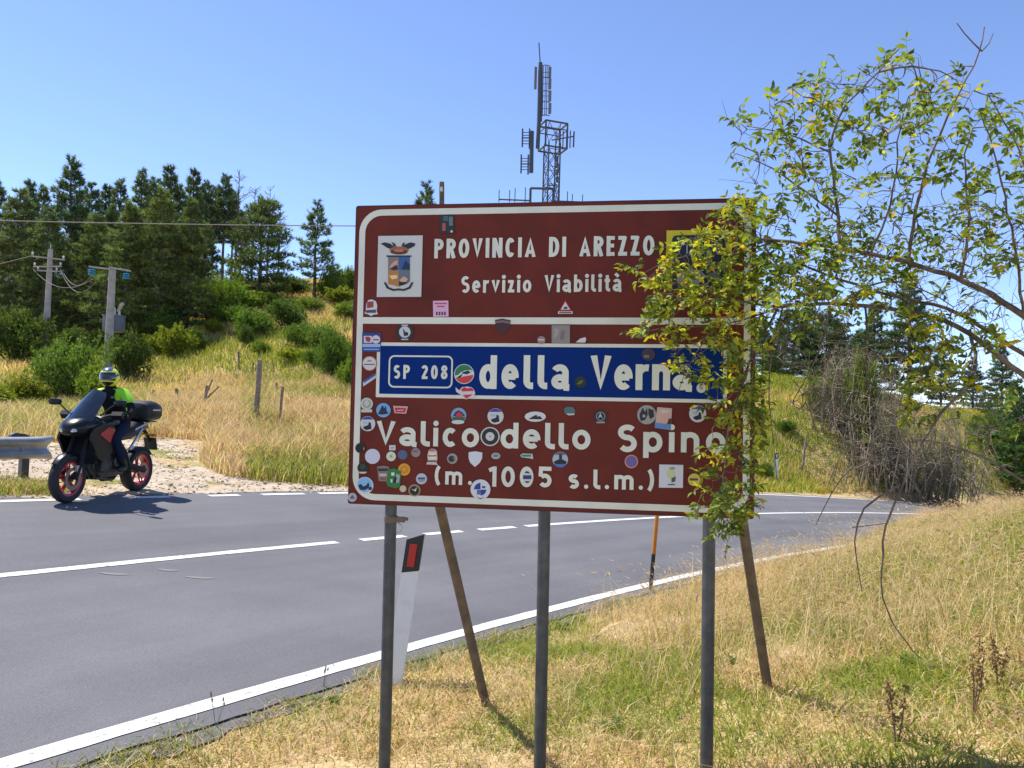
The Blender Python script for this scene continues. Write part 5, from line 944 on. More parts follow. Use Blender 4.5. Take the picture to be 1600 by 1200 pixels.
JACK = mat("jacket_black", (.010, .010, .013), .85, bump=.6, bscale=26, spec=.15); HIVIS = mat("jacket_hivis", (.30, .72, .02), .6); HIVY = mat("jacket_yellow", (.62, .78, .03), .6); JEAN = mat("jeans", (.014, .022, .045), .9, bump=.5, bscale=40, spec=.1); BOOT = mat("boot_black", (.012, .012, .013), .5)
rider = empty("person", bike.location); rider.rotation_euler = bike.rotation_euler
tag(rider, "motorcyclist in black jacket with lime shoulders and yellow helmet riding the motorcycle", "person")
nodes = [((-.22, 0, .985), (.15, .12)), ((-.20, 0, 1.10), (.155, .115)), ((-.15, 0, 1.25), (.165, .12)), ((-.11, 0, 1.37), (.15, .105)), ((-.075, 0, 1.46), (.075, .07)), ((-.05, 0, 1.55), (.065, .065))]
ed = [(0, 1), (1, 2), (2, 3), (3, 4), (4, 5)]
for sg in (1, -1):
    b = len(nodes)
    nodes += [((-.10, sg * .17, 1.385), (.085, .08)), ((-.08, sg * .245, 1.31), (.075, .07)), ((-.02, sg * .335, 1.14), (.058, .055)), ((.09, sg * .365, 1.115), (.048, .046)), ((.165, sg * .365, 1.105), (.036, .036))]
    ed += [(3, b), (b, b + 1), (b + 1, b + 2), (b + 2, b + 3), (b + 3, b + 4)]
    c = len(nodes)
    nodes += [((-.20, sg * .12, .945), (.10, .095)), ((-.02, sg * .20, .89), (.09, .088)), ((.17, sg * .245, .80), (.072, .070)), ((.06, sg * .245, .60), (.062, .060)), ((-.06, sg * .235, .42), (.048, .048)), ((-.065, sg * .235, .385), (.05, .048)), ((.03, sg * .245, .375), (.045, .038)), ((.10, sg * .25, .372), (.035, .028))]
    ed += [(0, c), (c, c + 1), (c + 1, c + 2), (c + 2, c + 3), (c + 3, c + 4), (c + 4, c + 5), (c + 5, c + 6), (c + 6, c + 7)]
def rm(p):
    if p.z < .50: return 3
    if p.z < .99 and (p.x > -.16 or p.z < .93): return 2
    if p.z > 1.27 and abs(p.y) > .095 and p.x < .10: return 1 if p.y > 0 else 4
    return 0
link("body", skin_mesh("body", nodes, ed, [JACK, HIVIS, JEAN, BOOT, HIVY], rm), rider)
MB().tube([(.02, .285, 1.20), (.045, .325, 1.12), (.05, .33, 1.07)], .010, 6).build("sleeve_stripe", HIVIS, rider)
MB().box((.055, .10, 1.335), (.012, .035, .03)).build("chest_patch", ALU, rider, smooth=False)
for sg in (1, -1):      # gloved hands closed on the grips
    mb = MB(); mb.rings([super_ring(*q, 12, 2.4) for q in ((.155, .040, 1.108, .026), (.185, .050, 1.115, .026), (.215, .048, 1.118, .020))]); mb.v = [(p[0], p[1] + sg * .366, p[2]) for p in mb.v]
    for k in range(4):
        y = sg * (.332 + .023 * k); L_ = (1, 1.05, 1.0, .85)[k]; gx_, gz_ = .203, 1.094; mb.tube([(gx_ + .012, y, gz_ + .026), (gx_ + .034 * L_, y, gz_ + .012), (gx_ + .033 * L_, y, gz_ - .014), (gx_ + .008, y, gz_ - .030)], [.0105, .010, .0095, .008], 7)
    mb.tube([(.175, sg * .325, 1.105), (.185, sg * .312, 1.085), (.205, sg * .305, 1.072)], [.013, .012, .010], 7); mb.build("glove", JACK, rider)
# helmet turned towards the viewer's side
hm = empty  # (helmet is a part: one mesh, its shell pieces sub-parts)
hc = np.array([-.02, 0, 1.605]); hy = math.radians(12); Rz = np.array([[math.cos(hy), -math.sin(hy), 0], [math.sin(hy), math.cos(hy), 0], [0, 0, 1]])
def shell(test, k=1.0, nu=40, nv=26):
    V = []; Fq = []
    for i in range(nv + 1):
        th_ = math.pi * i / nv
        for j in range(nu):
            a = 2 * math.pi * j / nu; x, y, z = math.sin(th_) * math.cos(a), math.sin(th_) * math.sin(a), math.cos(th_); xs_ = .142 + (.022 if x > 0 and z < 0 else 0) * min(1, -z * 3) * x
            V.append((x * xs_ * k, y * .122 * k, z * (.138 if z > 0 else .135) * k))
    for i in range(nv):
        for j in range(nu):
            q = (i * nu + j, i * nu + (j + 1) % nu, (i + 1) * nu + (j + 1) % nu, (i + 1) * nu + j); c = np.mean([V[t_] for t_ in q], axis=0)
            if test(c): Fq.append(q)
    return [tuple(Rz @ np.array(p) + hc) for p in V], Fq
hel = MB().add(*shell(lambda c: c[2] > -.118 and not (c[0] > .055 and -.035 < c[2] < .062 and abs(c[1]) < .10), 1.0)).build("helmet", mat("helmet_yellow", (.80, .82, .02), .3, coat=.4), rider)
MB().add(*shell(lambda c: c[2] > -.11, .955)).build("helmet_lining", BLACK, hel)
MB().add(*shell(lambda c: c[0] > .062 and -.042 < c[2] < .066, 1.012)).build("visor", mat("visor_dark", (.012, .013, .016), .12, coat=1), hel)
MB().add(*shell(lambda c: c[2] > .098 and c[0] > -.02 and abs(c[1]) < .06 or (c[2] > .075 and c[0] > .06 and abs(c[1]) < .06), 1.015)).build("blue_crown", mat("helmet_blue", (.06, .085, .20), .25, coat=.6), hel)
MB().add(*shell(lambda c: (abs(c[2] - .035 + .3 * c[0]) < .016 and c[0] < .055) or (c[2] < -.06 and c[0] > .075), 1.008)).build("black_graphic", mat("helmet_black", (.014, .014, .016), .3, coat=.5), hel)

# ================================================================== WILD ROSE REACHING IN FROM THE RIGHT
rb = np.array([3.25, 3.1, 0]); rb[2] = tz(rb[0], rb[1]); rose = empty("rose_shrub", rb); tag(rose, "tall wild rose shrub with yellowing leaves overhanging the sign's right side", "shrub")
def sign_depth(px, py): r_ = ray(px, py); return float((sn @ (SC - CAM)) / (sn @ r_))
def rp(px, py, d): return P(px, py, min(d, sign_depth(px, py) - .05) if px < 1195 and py < 830 else d)
ROSEB = mat("rose_bark", (.085, .058, .045), .8, noise=((.20, .15, .12), 18, .4, .65), bump=.4, bscale=60)
lj = {"A": rb + [-.35, .0, 1.35], "B": rb + [-.3, .1, 1.0]}
limbs = [  # (first points in world, pixel points (px, py, depth), radius start, radius end)
    ([rb - [0, 0, .2], rb + [-.1, 0, .6], rb + [-.45, 0, 1.25]], [(1690, 560, 3.05), (1600, 494, 3.0), (1530, 447, 3.0), (1463, 424, 3.05), (1417, 407, 3.1), (1367, 399, 3.1), (1326, 388, 3.15), (1272, 382, 3.2), (1213, 376, 3.25), (1126, 368, 3.3)], .030, .005),
    ([rb + [.05, .05, -.2], rb + [-.2, .1, .5]], [(1700, 655, 3.2), (1600, 587, 3.15), (1559, 557, 3.15), (1515, 516, 3.2), (1449, 491, 3.2), (1407, 482, 3.2), (1352, 478, 3.25), (1256, 474, 3.3), (1215, 482, 3.32), (1150, 470, 3.35), (1085, 452, 3.38), (1020, 432, 3.4)], .025, .004),
    ([rb + [-.05, .1, -.2], rb + [-.15, .15, .7]], [(1700, 620, 3.35), (1600, 554, 3.3), (1545, 516, 3.3), (1480, 480, 3.3), (1397, 464, 3.3), (1338, 447, 3.3), (1297, 430, 3.3), (1251, 413, 3.3)], .022, .005),
    (None, [(1420, 405, 3.1), (1430, 330, 3.05), (1442, 276, 3.0), (1465, 213, 3.0), (1497, 147, 2.95), (1534, 80, 2.95), (1540, 62, 2.95), (1538, 42, 2.95)], .0075, .002),
    (None, [(1534, 80, 2.95), (1522, 65, 2.95), (1508, 55, 2.95), (1495, 36, 2.95)], .003, .0015), (None, [(1534, 80, 2.95), (1548, 72, 2.95), (1552, 52, 2.95)], .003, .0015),
    (None, [(1313, 385, 3.15), (1305, 297, 3.15), (1297, 238, 3.1), (1290, 209, 3.1), (1326, 155, 3.05), (1372, 113, 3.05), (1405, 76, 3.0)], .008, .002),
    (None, [(1297, 238, 3.1), (1250, 215, 3.15), (1205, 200, 3.15), (1165, 197, 3.2)], .004, .0015), (None, [(1313, 340, 3.15), (1245, 290, 3.2), (1190, 250, 3.2), (1150, 240, 3.25)], .005, .0015),
    (None, [(1372, 113, 3.05), (1430, 100, 3.0), (1475, 105, 2.95), (1500, 130, 2.9)], .004, .0015), (None, [(1600, 494, 3.0), (1585, 380, 2.9), (1560, 260, 2.85), (1530, 170, 2.85)], .006, .002), (None, [(1640, 520, 2.9), (1620, 330, 2.8), (1585, 210, 2.8), (1545, 150, 2.8)], .006, .002),
    (None, [(1360, 398, 3.1), (1400, 300, 3.0), (1400, 220, 3.0), (1420, 150, 2.95)], .005, .002), (None, [(1500, 440, 3.0), (1520, 340, 2.9), (1500, 260, 2.9), (1520, 200, 2.9)], .006, .002),
    (None, [(1213, 376, 3.25), (1150, 400, 3.3), (1080, 395, 3.35), (1030, 410, 3.4), (1000, 430, 3.42)], .004, .0015), (None, [(1215, 482, 3.32), (1150, 505, 3.35), (1080, 512, 3.38), (1030, 512, 3.4), (990, 522, 3.42)], .004, .0015), (None, [(1120, 508, 3.36), (1085, 550, 3.38), (1068, 590, 3.4), (1060, 612, 3.4)], .003, .0015),
    (None, [(1215, 482, 3.32), (1180, 540, 3.3), (1160, 600, 3.3), (1140, 660, 3.3), (1132, 720, 3.3), (1128, 780, 3.3), (1122, 830, 3.32)], .006, .002), (None, [(1160, 600, 3.3), (1178, 680, 3.28), (1180, 760, 3.28), (1150, 830, 3.3)], .0035, .0015),
    (None, [(1515, 516, 3.2), (1530, 570, 3.1), (1500, 615, 3.0), (1470, 645, 3.0), (1445, 685, 3.0), (1425, 722, 3.0), (1400, 780, 3.0), (1385, 822, 3.0), (1375, 870, 3.0), (1376, 930, 3.0), (1395, 985, 3.0), (1440, 1030, 3.05)], .0075, .002),
    (None, [(1407, 757, 3.0), (1375, 768, 3.0), (1340, 787, 3.0), (1332, 822, 3.0), (1335, 870, 3.0), (1347, 925, 3.0)], .0045, .0018), (None, [(1427, 715, 3.0), (1385, 708, 3.0), (1345, 717, 3.0), (1300, 760, 3.0), (1285, 795, 3.0), (1275, 820, 3.0)], .004, .0015), (None, [(1445, 688, 3.0), (1480, 690, 3.0), (1512, 702, 3.0), (1560, 725, 3.0), (1620, 765, 3.05), (1700, 800, 3.1)], .004, .007),
    (None, [(1332, 824, 3.0), (1360, 822, 3.0), (1383, 818, 3.0)], .002, .0015), (None, [(1223, 481, 3.3), (1203, 560, 3.2), (1202, 610, 3.2), (1205, 685, 3.2), (1214, 720, 3.2), (1214, 750, 3.2)], .004, .0015),
    (None, [(1296, 480, 3.2), (1285, 540, 3.2), (1262, 590, 3.2), (1240, 625, 3.2)], .0045, .0015), (None, [(1352, 478, 3.2), (1355, 540, 3.15), (1354, 600, 3.15), (1365, 650, 3.1), (1380, 690, 3.1)], .0045, .0015), (None, [(1449, 491, 3.2), (1400, 540, 3.15), (1360, 570, 3.15), (1320, 600, 3.15)], .0045, .0015), (None, [(1320, 470, 3.2), (1380, 430, 3.1), (1445, 450, 3.1), (1490, 480, 3.1)], .005, .002)]
NODE = []; BR = []
def dens_path(pts, step=.05):
    out = [pts[0]]
    for a, b in zip(pts[:-1], pts[1:]):
        n = max(1, int(np.linalg.norm(b - a) / step))
        for i in range(1, n + 1): out.append(a + (b - a) * i / n)
    return np.array(out)
def smooth_path(p, it=2):
    for _ in range(it): q = p.copy(); q[1:-1] = (p[:-2] + 2 * p[1:-1] + p[2:]) / 4; p = q
    return p
for (pre, pix, r0, r1) in limbs:
    pts = [np.array(p, float) for p in (pre or [])] + [np.array(rp(*q)) for q in pix]; path = smooth_path(dens_path(pts), 3); path[1:-1] += rng.normal(size=(len(path) - 2, 3)) * .0025
    rr = np.linspace(r0, r1, len(path)); o = MB().tube([p - rb for p in path], list(rr), 8 if r0 > .006 else 6).build("branch", ROSEB, rose); NODE.append(path)
NODE = np.concatenate(NODE)
regions = [  # pixel outline, count, depth range, leafy share, (green, yellow) mix
    ([(992, 425), (1040, 405), (1060, 375), (1120, 355), (1150, 310), (1190, 320), (1200, 480), (1185, 560), (1120, 530), (1075, 610), (1050, 560), (1045, 530), (990, 530), (985, 515), (1030, 480)], 235, (3.15, 3.46), 1, .55),
    ([(1140, 540), (1190, 550), (1198, 640), (1185, 700), (1182, 780), (1150, 835), (1090, 790), (1105, 740), (1110, 680), (1120, 610)], 150, (3.15, 3.4), 1, .55),
    ([(1150, 190), (1200, 160), (1260, 120), (1340, 105), (1400, 75), (1480, 92), (1540, 140), (1610, 180), (1640, 300), (1620, 420), (1500, 430), (1400, 420), (1300, 470), (1200, 480), (1190, 300), (1140, 240)], 430, (2.75, 3.4), .92, .25),
    ([(1190, 380), (1330, 380), (1420, 440), (1400, 480), (1230, 500), (1190, 520)], 120, (3.0, 3.4), .95, .35),
    ([(1410, 480), (1500, 430), (1560, 470), (1540, 600), (1500, 640), (1420, 650), (1400, 600)], 80, (2.95, 3.3), .95, .5),
    ([(1520, 660), (1600, 600), (1610, 720), (1540, 720)], 10, (2.9, 3.2), .9, .2), ([(1120, 790), (1160, 790), (1165, 850), (1110, 850)], 8, (3.2, 3.3), 1, .2),
    ([(1252, 150), (1290, 150), (1290, 178), (1255, 178)], 5, (3.0, 3.1), 1, 1.4),
    ([(1200, 490), (1400, 480), (1600, 480), (1600, 640), (1450, 700), (1330, 690), (1230, 640)], 210, (2.95, 3.4), .04, .4), ([(1280, 300), (1600, 330), (1610, 520), (1400, 470)], 90, (2.8, 3.4), .15, .3)]
att = []
for (poly, n, (d0, d1), leafy, yel) in regions:
    xs_ = [p[0] for p in poly]; ys_ = [p[1] for p in poly]; got = 0
    while got < n:
        x = rng.uniform(min(xs_), max(xs_)); y = rng.uniform(min(ys_), max(ys_))
        if inpoly(np.array([x]), np.array([y]), poly)[0]: att.append((rp(x, y, rng.uniform(d0, d1)), rng.random() < leafy, yel)); got += 1
order = sorted(range(len(att)), key=lambda i: np.min(((NODE - att[i][0]) ** 2).sum(1)))
twig = MB(); LEAVES = []
for i in order:
    p, leafy, yel = att[i]; dd = ((NODE - p) ** 2).sum(1); j = int(np.argmin(dd)); a = NODE[j]; L = math.sqrt(dd[j])
    side = np.cross(p - a, rng.normal(size=3)); side *= .18 * L / (np.linalg.norm(side) + 1e-9); n = max(2, int(L / .03)); u = np.linspace(0, 1, n + 1)[:, None]
    path = a + (p - a) * u + side * np.sin(u * math.pi) + np.array([0, 0, -.10 * L]) * (u ** 2 - u) * -1 + rng.normal(size=(n + 1, 3)) * .002 * (u > 0)
    r0 = .0030 if L > .08 else .0020; twig.tube([q - rb for q in path], list(np.linspace(r0, .0009, n + 1)), 4, cap=False); NODE = np.concatenate([NODE, path[1:]])
    if not leafy:
        for q in range(2): e = path[-1] + rng.normal(size=3) * .07; m_ = (path[-1] + e) / 2 + rng.normal(size=3) * .012; twig.tube([path[-1] - rb, m_ - rb, e - rb], [.0011, .0009, .0006], 3, cap=False)
        continue
    dirv = path[-1] - path[-2]; dirv = dirv / (np.linalg.norm(dirv) + 1e-9) + rng.normal(size=3) * .55 + [0, 0, -.15]; dirv /= np.linalg.norm(dirv)
    for q in range(2 if rng.random() < .45 else 1):     # one or two pinnate leaves with 5-7 leaflets
        d = dirv + rng.normal(size=3) * .6 * q; d /= np.linalg.norm(d); Lr = rng.uniform(.05, .085); e = path[-1] + d * Lr; twig.tube([path[-1] - rb, e - rb], [.0008, .0005], 3, cap=False)
        w = np.cross(d, [0, 0, 1.0] + rng.normal(size=3) * .3); w /= np.linalg.norm(w); upv = np.cross(w, d); yy = rng.random()
        for k in range(7):
            if rng.random() < .12: continue
            f = (.25, .25, .55, .55, .85, .85, 1.0)[k]; sg = (1, -1, 1, -1, 1, -1, 0)[k]; ld = w * sg * .9 + d * (.55 if sg else 1) + rng.normal(size=3) * .22 + [0, 0, -.12]; ld /= np.linalg.norm(ld); nn = upv + rng.normal(size=3) * .45; nn -= ld * (nn @ ld); nn /= np.linalg.norm(nn)
            t_ = yy * .7 + rng.random() * .3
            if t_ < yel * .8: c = np.array([.46, .46, .035]) * rng.uniform(.7, 1.2) if rng.random() > .13 else np.array([.62, .38, .03]) * rng.uniform(.8, 1.1)
            else: c = np.array([.16, .215, .032]) * rng.uniform(.35, 1.7)
            LEAVES.append((path[-1] + d * Lr * f, ld, nn, rng.uniform(.021, .042), c))
tw_ = twig.build("twigs", ROSEB, rose, angle=180); tw_["kind"] = "stuff"
lv = np.array([(0, 0, 0), (.28, .20, .04), (.62, .21, .03), (1, 0, -.10), (.62, -.21, .03), (.28, -.20, .04), (.30, 0, -.03), (.65, 0, -.05)]); lt = np.array([(0, 6, 1), (1, 6, 7), (1, 7, 2), (2, 7, 3), (0, 5, 6), (5, 7, 6), (5, 4, 7), (4, 3, 7)])
lv2 = lv.copy(); lv2[:, 2] *= 2.4; lv2[3, 2] -= .1
LM = [tris_mesh("leaf", v_, lt, LEAF, np.ones((8, 3))) for v_ in (lv, lv2)]
key = np.array([np.linalg.norm(l_[0] - CAM) / l_[3] for l_ in LEAVES]); inside = np.array([0 < proj(l_[0])[0] < 1600 for l_ in LEAVES]); order = np.argsort(key + 1e6 * ~inside)
VV = []; TT = []; CC = []
for rank, i in enumerate(order):
    p, ld, nn, s_, c = LEAVES[i]; w = np.cross(nn, ld); M = np.array([ld, w, nn])
    if rank < 300:
        o = link("leaf", LM[rank % 2], rose); o.matrix_basis = Matrix(((ld[0] * s_, w[0] * s_, nn[0] * s_, p[0] - rb[0]), (ld[1] * s_, w[1] * s_, nn[1] * s_, p[1] - rb[1]), (ld[2] * s_, w[2] * s_, nn[2] * s_, p[2] - rb[2]), (0, 0, 0, 1))); o.color = (*c, 1)
    else:
        VV.append((lv2 if i % 2 else lv) * s_ @ M + p - rb); TT.append(lt + 8 * len(TT)); CC.append(np.tile(c, (8, 1)))
fo = link("foliage", tris_mesh("foliage", np.concatenate(VV), np.concatenate(TT), LEAF, np.concatenate(CC)), rose); fo["kind"] = "stuff"

# ================================================================== GRASS
def blades(name, P3, H, Wd, col, lean, label, cat="grass", bend=.5, heads=None):
    """one curved three-triangle blade per point"""
    n = len(P3); a = rng.uniform(0, 6.283, n); s = np.c_[np.cos(a), np.sin(a), np.zeros(n)]; la = rng.uniform(0, 6.283, n); ld = np.c_[np.cos(la), np.sin(la), np.zeros(n)] * (lean * rng.uniform(.3, 1.4, n))[:, None]
    up = np.array([0, 0, 1.0]); m = P3 + (up * .55 + ld * .35) * H[:, None]; t = P3 + (up * (1 - bend * .3) + ld * 1.2) * H[:, None]; w = s * Wd[:, None]
    V = np.stack([P3 - w, P3 + w, m + w * .7, m - w * .7, t], 1).reshape(-1, 3); b = np.arange(n)[:, None] * 5; T = np.concatenate([b + [0, 1, 2], b + [0, 2, 3], b + [3, 2, 4]], 1).reshape(-1, 3)
    c = np.repeat(col, 5, 0)
    if heads is not None and heads.any():      # nodding seed heads on the tallest stems
        tp = t[heads]; dr = ld[heads] * 1.2 + [0, 0, .35]; dr /= np.linalg.norm(dr, axis=1, keepdims=True); hl = rng.uniform(.05, .11, len(tp))[:, None]; sw = s[heads] * rng.uniform(.005, .010, len(tp))[:, None]
        HV = np.stack([tp, tp + dr * hl * .4 + sw, tp + dr * hl - [0, 0, .015], tp + dr * hl * .4 - sw], 1).reshape(-1, 3); hb = np.arange(len(tp))[:, None] * 4 + len(V); T = np.concatenate([T, (np.concatenate([hb + [0, 1, 2], hb + [0, 2, 3]], 1)).reshape(-1, 3)]); V = np.concatenate([V, HV]); c = np.concatenate([c, np.tile([.50, .37, .22], (len(HV), 1)) * rng.uniform(.8, 1.2, (len(HV), 1))])
    return tag(link(name, tris_mesh(name, V, T, GRASS, c)), label, cat, kind="stuff")
STR = np.array([.66, .49, .25]); STR2 = np.array([.78, .62, .37]); BRN = np.array([.46, .29, .12]); GRN = np.array([.17, .25, .04]); YGR = np.array([.42, .43, .06])
def gcolors(x, y, greenness):
    n = len(x); u = rng.random((n, 1)); c = STR * (1 - u) + STR2 * u; b = rng.random(n) < .16; c[b] = BRN * rng.uniform(.8, 1.2, (b.sum(), 1)); g = rng.random(n) < greenness; ug = rng.random((n, 1)); cg = GRN * (1 - ug) + YGR * ug; c[g] = cg[g]; return c * rng.uniform(.75, 1.15, (n, 1))
def scatter(n, xr, yr, keep):
    x = rng.uniform(*xr, n); y = rng.uniform(*yr, n); k = keep(x, y); x, y = x[k], y[k]; return x, y, terrain(x, y) - .01
# near verge, short dry turf
def near_keep(x, y):
    q = (np.c_[x, y, np.full(len(x), .1)] - CAM) @ RW; px = 800 + F * q[:, 0] / np.maximum(q[:, 2], .01); off = road_off(x, y); d = np.hypot(x, y)
    return (q[:, 2] > 1.8) & (px > -150) & (px < 1750) & (off > 3.22 + .22 * vnoise(x, y, .4, 21)) & (rng.random(len(x)) < np.clip(5.0 / d, .22, 1) ** 1.25)
x, y, z = scatter(600000, (-2.5, 11), (2.2, 15.5), near_keep)
gx_, gy_, _ = ground_px(1530, 870, 3, 30); g2x, g2y, _ = ground_px(1590, 820, 3, 30)
patch = np.exp(-((x - gx_) ** 2 + (y - gy_) ** 2) / 1.1) + np.exp(-((x - g2x) ** 2 + (y - g2y) ** 2) / 1.6); gn = np.clip((vnoise(x, y, .55, 31) - .42) * 2.1, 0, .85) * np.clip((vnoise(x, y, 1.7, 32) - .2) * 2, .15, 1); gn = np.clip(gn * 1.3 + .26 + 1.2 * patch + .25 * np.clip((x - 1.5) / 3, 0, 1), 0, .95)
d = np.hypot(x, y); mat_ = rng.random(len(x)) < .6; Hh = np.where(mat_, rng.uniform(.03, .085, len(x)), rng.uniform(.04, .13, len(x))) * (.7 + .7 * vnoise(x, y, .6, 33)) * (.85 + .45 * np.clip((x - .8) / 3, 0, 1)); blades("verge_grass", np.c_[x, y, z], Hh, .0024 + .00035 * d, gcolors(x, y, gn), np.where(mat_, 1.8, .95), "short dry grass mixed with green on the near verge under the sign")
ss = rng.uniform(s_idx(-4), s_idx(22), 16000).astype(int); oo = 3.22 + np.abs(rng.normal(size=len(ss))) * .16; ep = np.array([road_pt(a_, b_) for a_, b_ in zip(ss, oo)]); keep_ = vnoise(ep[:, 0], ep[:, 1], .35, 91) > .38; ep = ep[keep_]; ep[:, 2] = np.maximum(terrain(ep[:, 0], ep[:, 1]), ep[:, 2] - .04) - .01
blades("edge_grass", ep, rng.uniform(.03, .11, len(ep)) * (.6 + .8 * vnoise(ep[:, 0], ep[:, 1], .5, 92)), np.full(len(ep), .0028), gcolors(ep[:, 0], ep[:, 1], np.clip((vnoise(ep[:, 0], ep[:, 1], .7, 93) - .2) * 1.5, .1, .8)), np.full(len(ep), 1.1), "ragged fringe of grass creeping over the near road edge")
# tall seeding grass along the near road edge and crest to the right
def tall_keep(x, y):
    off = road_off(x, y); px, py, dd = projv(np.c_[x, y, terrain(x, y)]); return (dd > 4.5) & (px > 860) & (px < 1750) & (off > 3.55) & (off < 3.55 + np.clip((px - 850) / 90, .4, 5)) & (rng.random(len(x)) < np.clip((px - 860) / 200, .06, 1))
x, y, z = scatter(70000, (-1, 14), (4.5, 17), tall_keep); Hh = rng.uniform(.14, .66, len(x)) * np.clip(.55 + .5 * vnoise(x, y, .7, 41), .4, 1.1) * np.where(x > 4.5, .62, 1)
gn = np.clip((vnoise(x, y, .8, 42) - .55) * 1.2, 0, .4); blades("tall_dry_grass", np.c_[x, y, z], Hh, np.full(len(x), .0022), gcolors(x, y, gn), np.full(len(x), .75), "tall pale seeding grass along the near road edge right of the sign", heads=(rng.random(len(x)) < .35))
# sparse wisps close to the camera, thin against the road
# far mound of dry grass beyond the lay-by, lay-by edge and hillside
def keep_px(poly, dmin, dmax, gravel=True):
    def f(x, y):
        zt = terrain(x, y); px, py, dd = projv(np.c_[x, y, zt]); k = inpoly(px, py, poly) & (dd > dmin) & (dd < dmax) & (np.abs(road_off(x, y)) > 3.5)
        if gravel: k &= ~gravel_test(x, y, zt)
        return k
    return f
x, y, z = scatter(120000, (-12, 2), (12, 31), keep_px([(220, 600), (400, 590), (600, 590), (640, 770), (420, 765), (330, 745), (300, 712), (325, 695), (225, 690)], 12, 31)); px, py, dd = projv(np.c_[x, y, z])
mound = np.clip(1 - np.abs(py - 705) / 60, 0, 1) * (px > 325); Hh = rng.uniform(.2, .55, len(x)) * (1 + .55 * mound) * (.6 + .8 * vnoise(x, y, 1.1, 52)); gn = np.clip((vnoise(x, y, 1.6, 51) - .35) * 1.6, 0, .75) * (px > 380) + .05
blades("mound_grass", np.c_[x, y, z], Hh, np.full(len(x), .010), gcolors(x, y, gn), np.full(len(x), .5), "tall tawny grass mound between the gravel lay-by and the fence posts")
x, y, z = scatter(60000, (-18, -4), (9, 27), keep_px([(-150, 590), (230, 600), (240, 690), (100, 690), (30, 712), (-150, 720)], 9, 27)); px, py, dd = projv(np.c_[x, y, z]); gn = np.clip((vnoise(x, y, 1.4, 61) - .25) * 1.8, 0, .8); blades("left_bank_grass", np.c_[x, y, z], rng.uniform(.25, .7, len(x)), np.full(len(x), .010), gcolors(x, y, gn) * [.95, 1.0, .9], np.full(len(x), .5), "tall yellow green grass behind the guard rail at the left edge")
x, y, z = scatter(190000, (-45, 3), (22, 60), keep_px([(-150, 520), (150, 440), (600, 420), (600, 620), (150, 625), (-150, 625)], 24, 60)); gn = np.clip((vnoise(x, y, 4, 71) - .25) * 2.0, .12, .9); gn[np.hypot(x - at_depth(440, 33)[0], y - at_depth(440, 33)[1]) < 3.2] = .9
blades("hillside_grass", np.c_[x, y, z], rng.uniform(.2, .5, len(x)), np.full(len(x), .017), gcolors(x, y, gn) * [1.0, 1.0, .75], np.full(len(x), .5), "dry golden grass covering the hillside left of the sign")
x, y, z = scatter(150000, (6, 36), (24, 56), keep_px([(1150, 590), (1330, 590), (1450, 640), (1640, 650), (1640, 775), (1300, 772), (1150, 768)], 25, 56, False)); gn = np.clip((vnoise(x, y, 3, 81) - .0) * 1.8, .25, .9)
blades("far_bank_grass", np.c_[x, y, z], rng.uniform(.2, .55, len(x)), np.full(len(x), .015), gcolors(x, y, gn) * [1.0, 1.03, .6], np.full(len(x), .45), "yellow green grass on the bank across the road")
# grass clump at the guard rail post
c0 = ground_px(25, 768, 6, 20); n = 2600; x = c0[0] + rng.normal(size=n) * .42; y = c0[1] + rng.normal(size=n) * .25; k = road_off(x, y) < -3.32; x, y = x[k], y[k]; blades("rail_grass", np.c_[x, y, terrain(x, y)], rng.uniform(.06, .22, len(x)), np.full(len(x), .006), gcolors(x, y, np.full(len(x), .6)), np.full(len(x), .6), "green grass clump round the guard rail post")

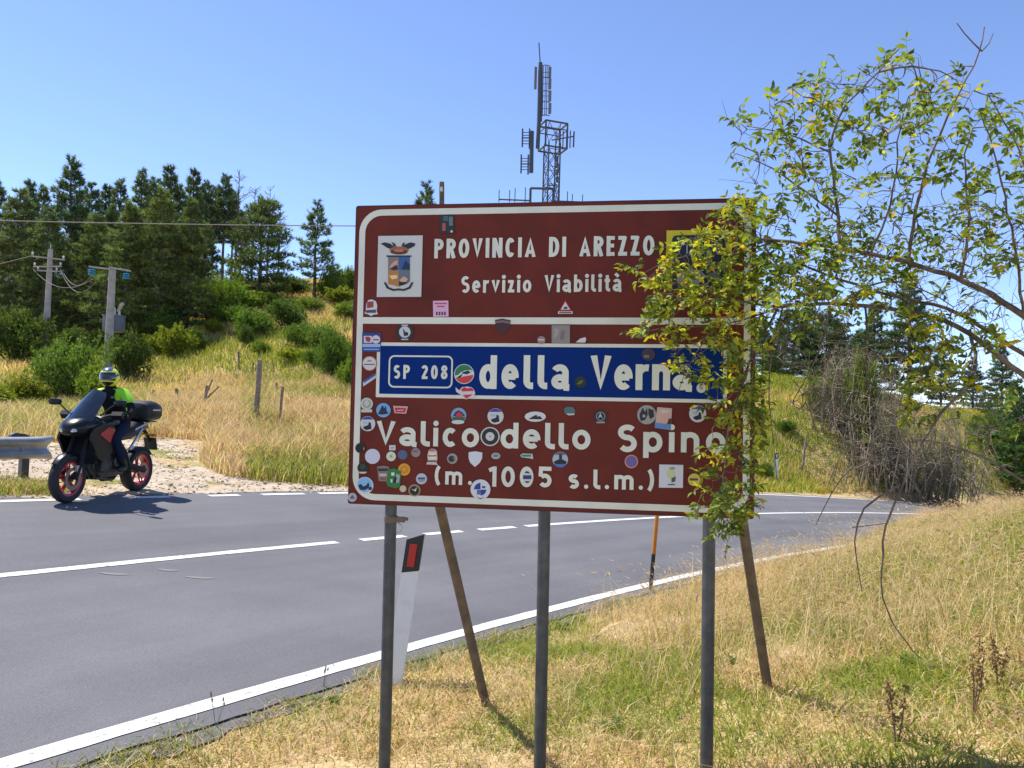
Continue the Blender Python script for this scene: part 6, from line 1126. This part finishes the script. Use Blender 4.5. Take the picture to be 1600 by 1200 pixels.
# ------------------------------------------------------------------ single weeds
def weed(px, py, h, label, kind):
    g = ground_px(px, py, 2, 20); t = empty("weed", g, random.uniform(0, 6.28)); r = np.random.default_rng(int(px + py)); tag(t, label, "plant", "single weeds on the verge")
    if kind == "spike":     # dead brown flower spikes
        for q in range(3):
            a = r.uniform(0, 6.28); e = np.array([math.cos(a) * .12 * h, math.sin(a) * .12 * h, h * r.uniform(.7, 1)]); MB().tube([(0, 0, -.03), e * .5 + [.01, 0, 0], e], [.004, .003, .002], 5).build("stem", mat("dead_stem", (.20, .12, .06), .9), t)
            mb = MB()
            for k in range(46): f = r.uniform(.35, 1); c = e * f + r.normal(size=3) * .011; s_ = r.uniform(.005, .010); mb.add([c + v * s_ for v in oct_v], [tuple(x_) for x_ in oct_t])
            o = mb.build("seed_head", mat("seed_brown", (.24, .14, .045), .95, noise=((.36, .23, .08), 40, .4, .6)), t); o["kind"] = "stuff"
    elif kind == "plantain":
        for q in range(5):
            a = r.uniform(0, 6.28); e = np.array([math.cos(a) * .2 * h, math.sin(a) * .2 * h, h * r.uniform(.6, 1)]); mb = MB(); mb.tube([(0, 0, -.02), e * .55, e], [.0016, .0013, .001], 4); mb.build("stem", mat("weed_stem", (.16, .17, .07), .8), t); MB().lathe([(0, 0), (.004, .004), (.005, .014), (.002, .026), (0, .028)], tuple(e), 'z', 7, closed=False).build("seed_head", mat("plantain_head", (.26, .20, .11), .9), t)
    else:                   # leafy green tuft
        V = []; T = []; 
        for q in range(34):
            a = r.uniform(0, 6.28); d_ = np.array([math.cos(a), math.sin(a), r.uniform(.3, 1.2)]); d_ /= np.linalg.norm(d_); L = h * r.uniform(.5, 1); w = np.cross(d_, [0, 0, 1]); w /= np.linalg.norm(w); b = len(V); V += [d_ * .01, d_ * L * .55 + w * .014, d_ * L - [0, 0, .2 * L], d_ * L * .55 - w * .014]; T += [(b, b + 1, b + 2), (b, b + 2, b + 3)]
        o = link("leaves", tris_mesh("leaves", V, T, LEAF, np.array([.10, .17, .03]) * r.uniform(.7, 1.3, (len(V), 1))), t); o["kind"] = "stuff"
for a in ((1520, 1120, .42, "tallest dead brown flower spike at the lower right", "spike"), (1400, 1170, .34, "dead brown flower spike nearest the bottom edge on the right", "spike"), (1560, 1080, .30, "dead brown flower spike close to the right frame edge", "spike"), (338, 1136, .19, "thin plantain stalks beside the white edge line, left", "plantain"), (505, 1078, .14, "small seed stalks at the edge line near the left post", "plantain"), 
          (955, 1140, .12, "green leafy tuft between the middle and right posts", "leaf"), (880, 985, .13, "green leafy tuft right of the middle post by the road", "leaf"), (1150, 1040, .10, "bluish green leafy tuft by the right post", "leaf"), (520, 1100, .07, "green leafy tuft left of the left post", "leaf"), (1420, 1040, .10, "green leafy tuft below the hanging bare branch", "leaf")): weed(*a)
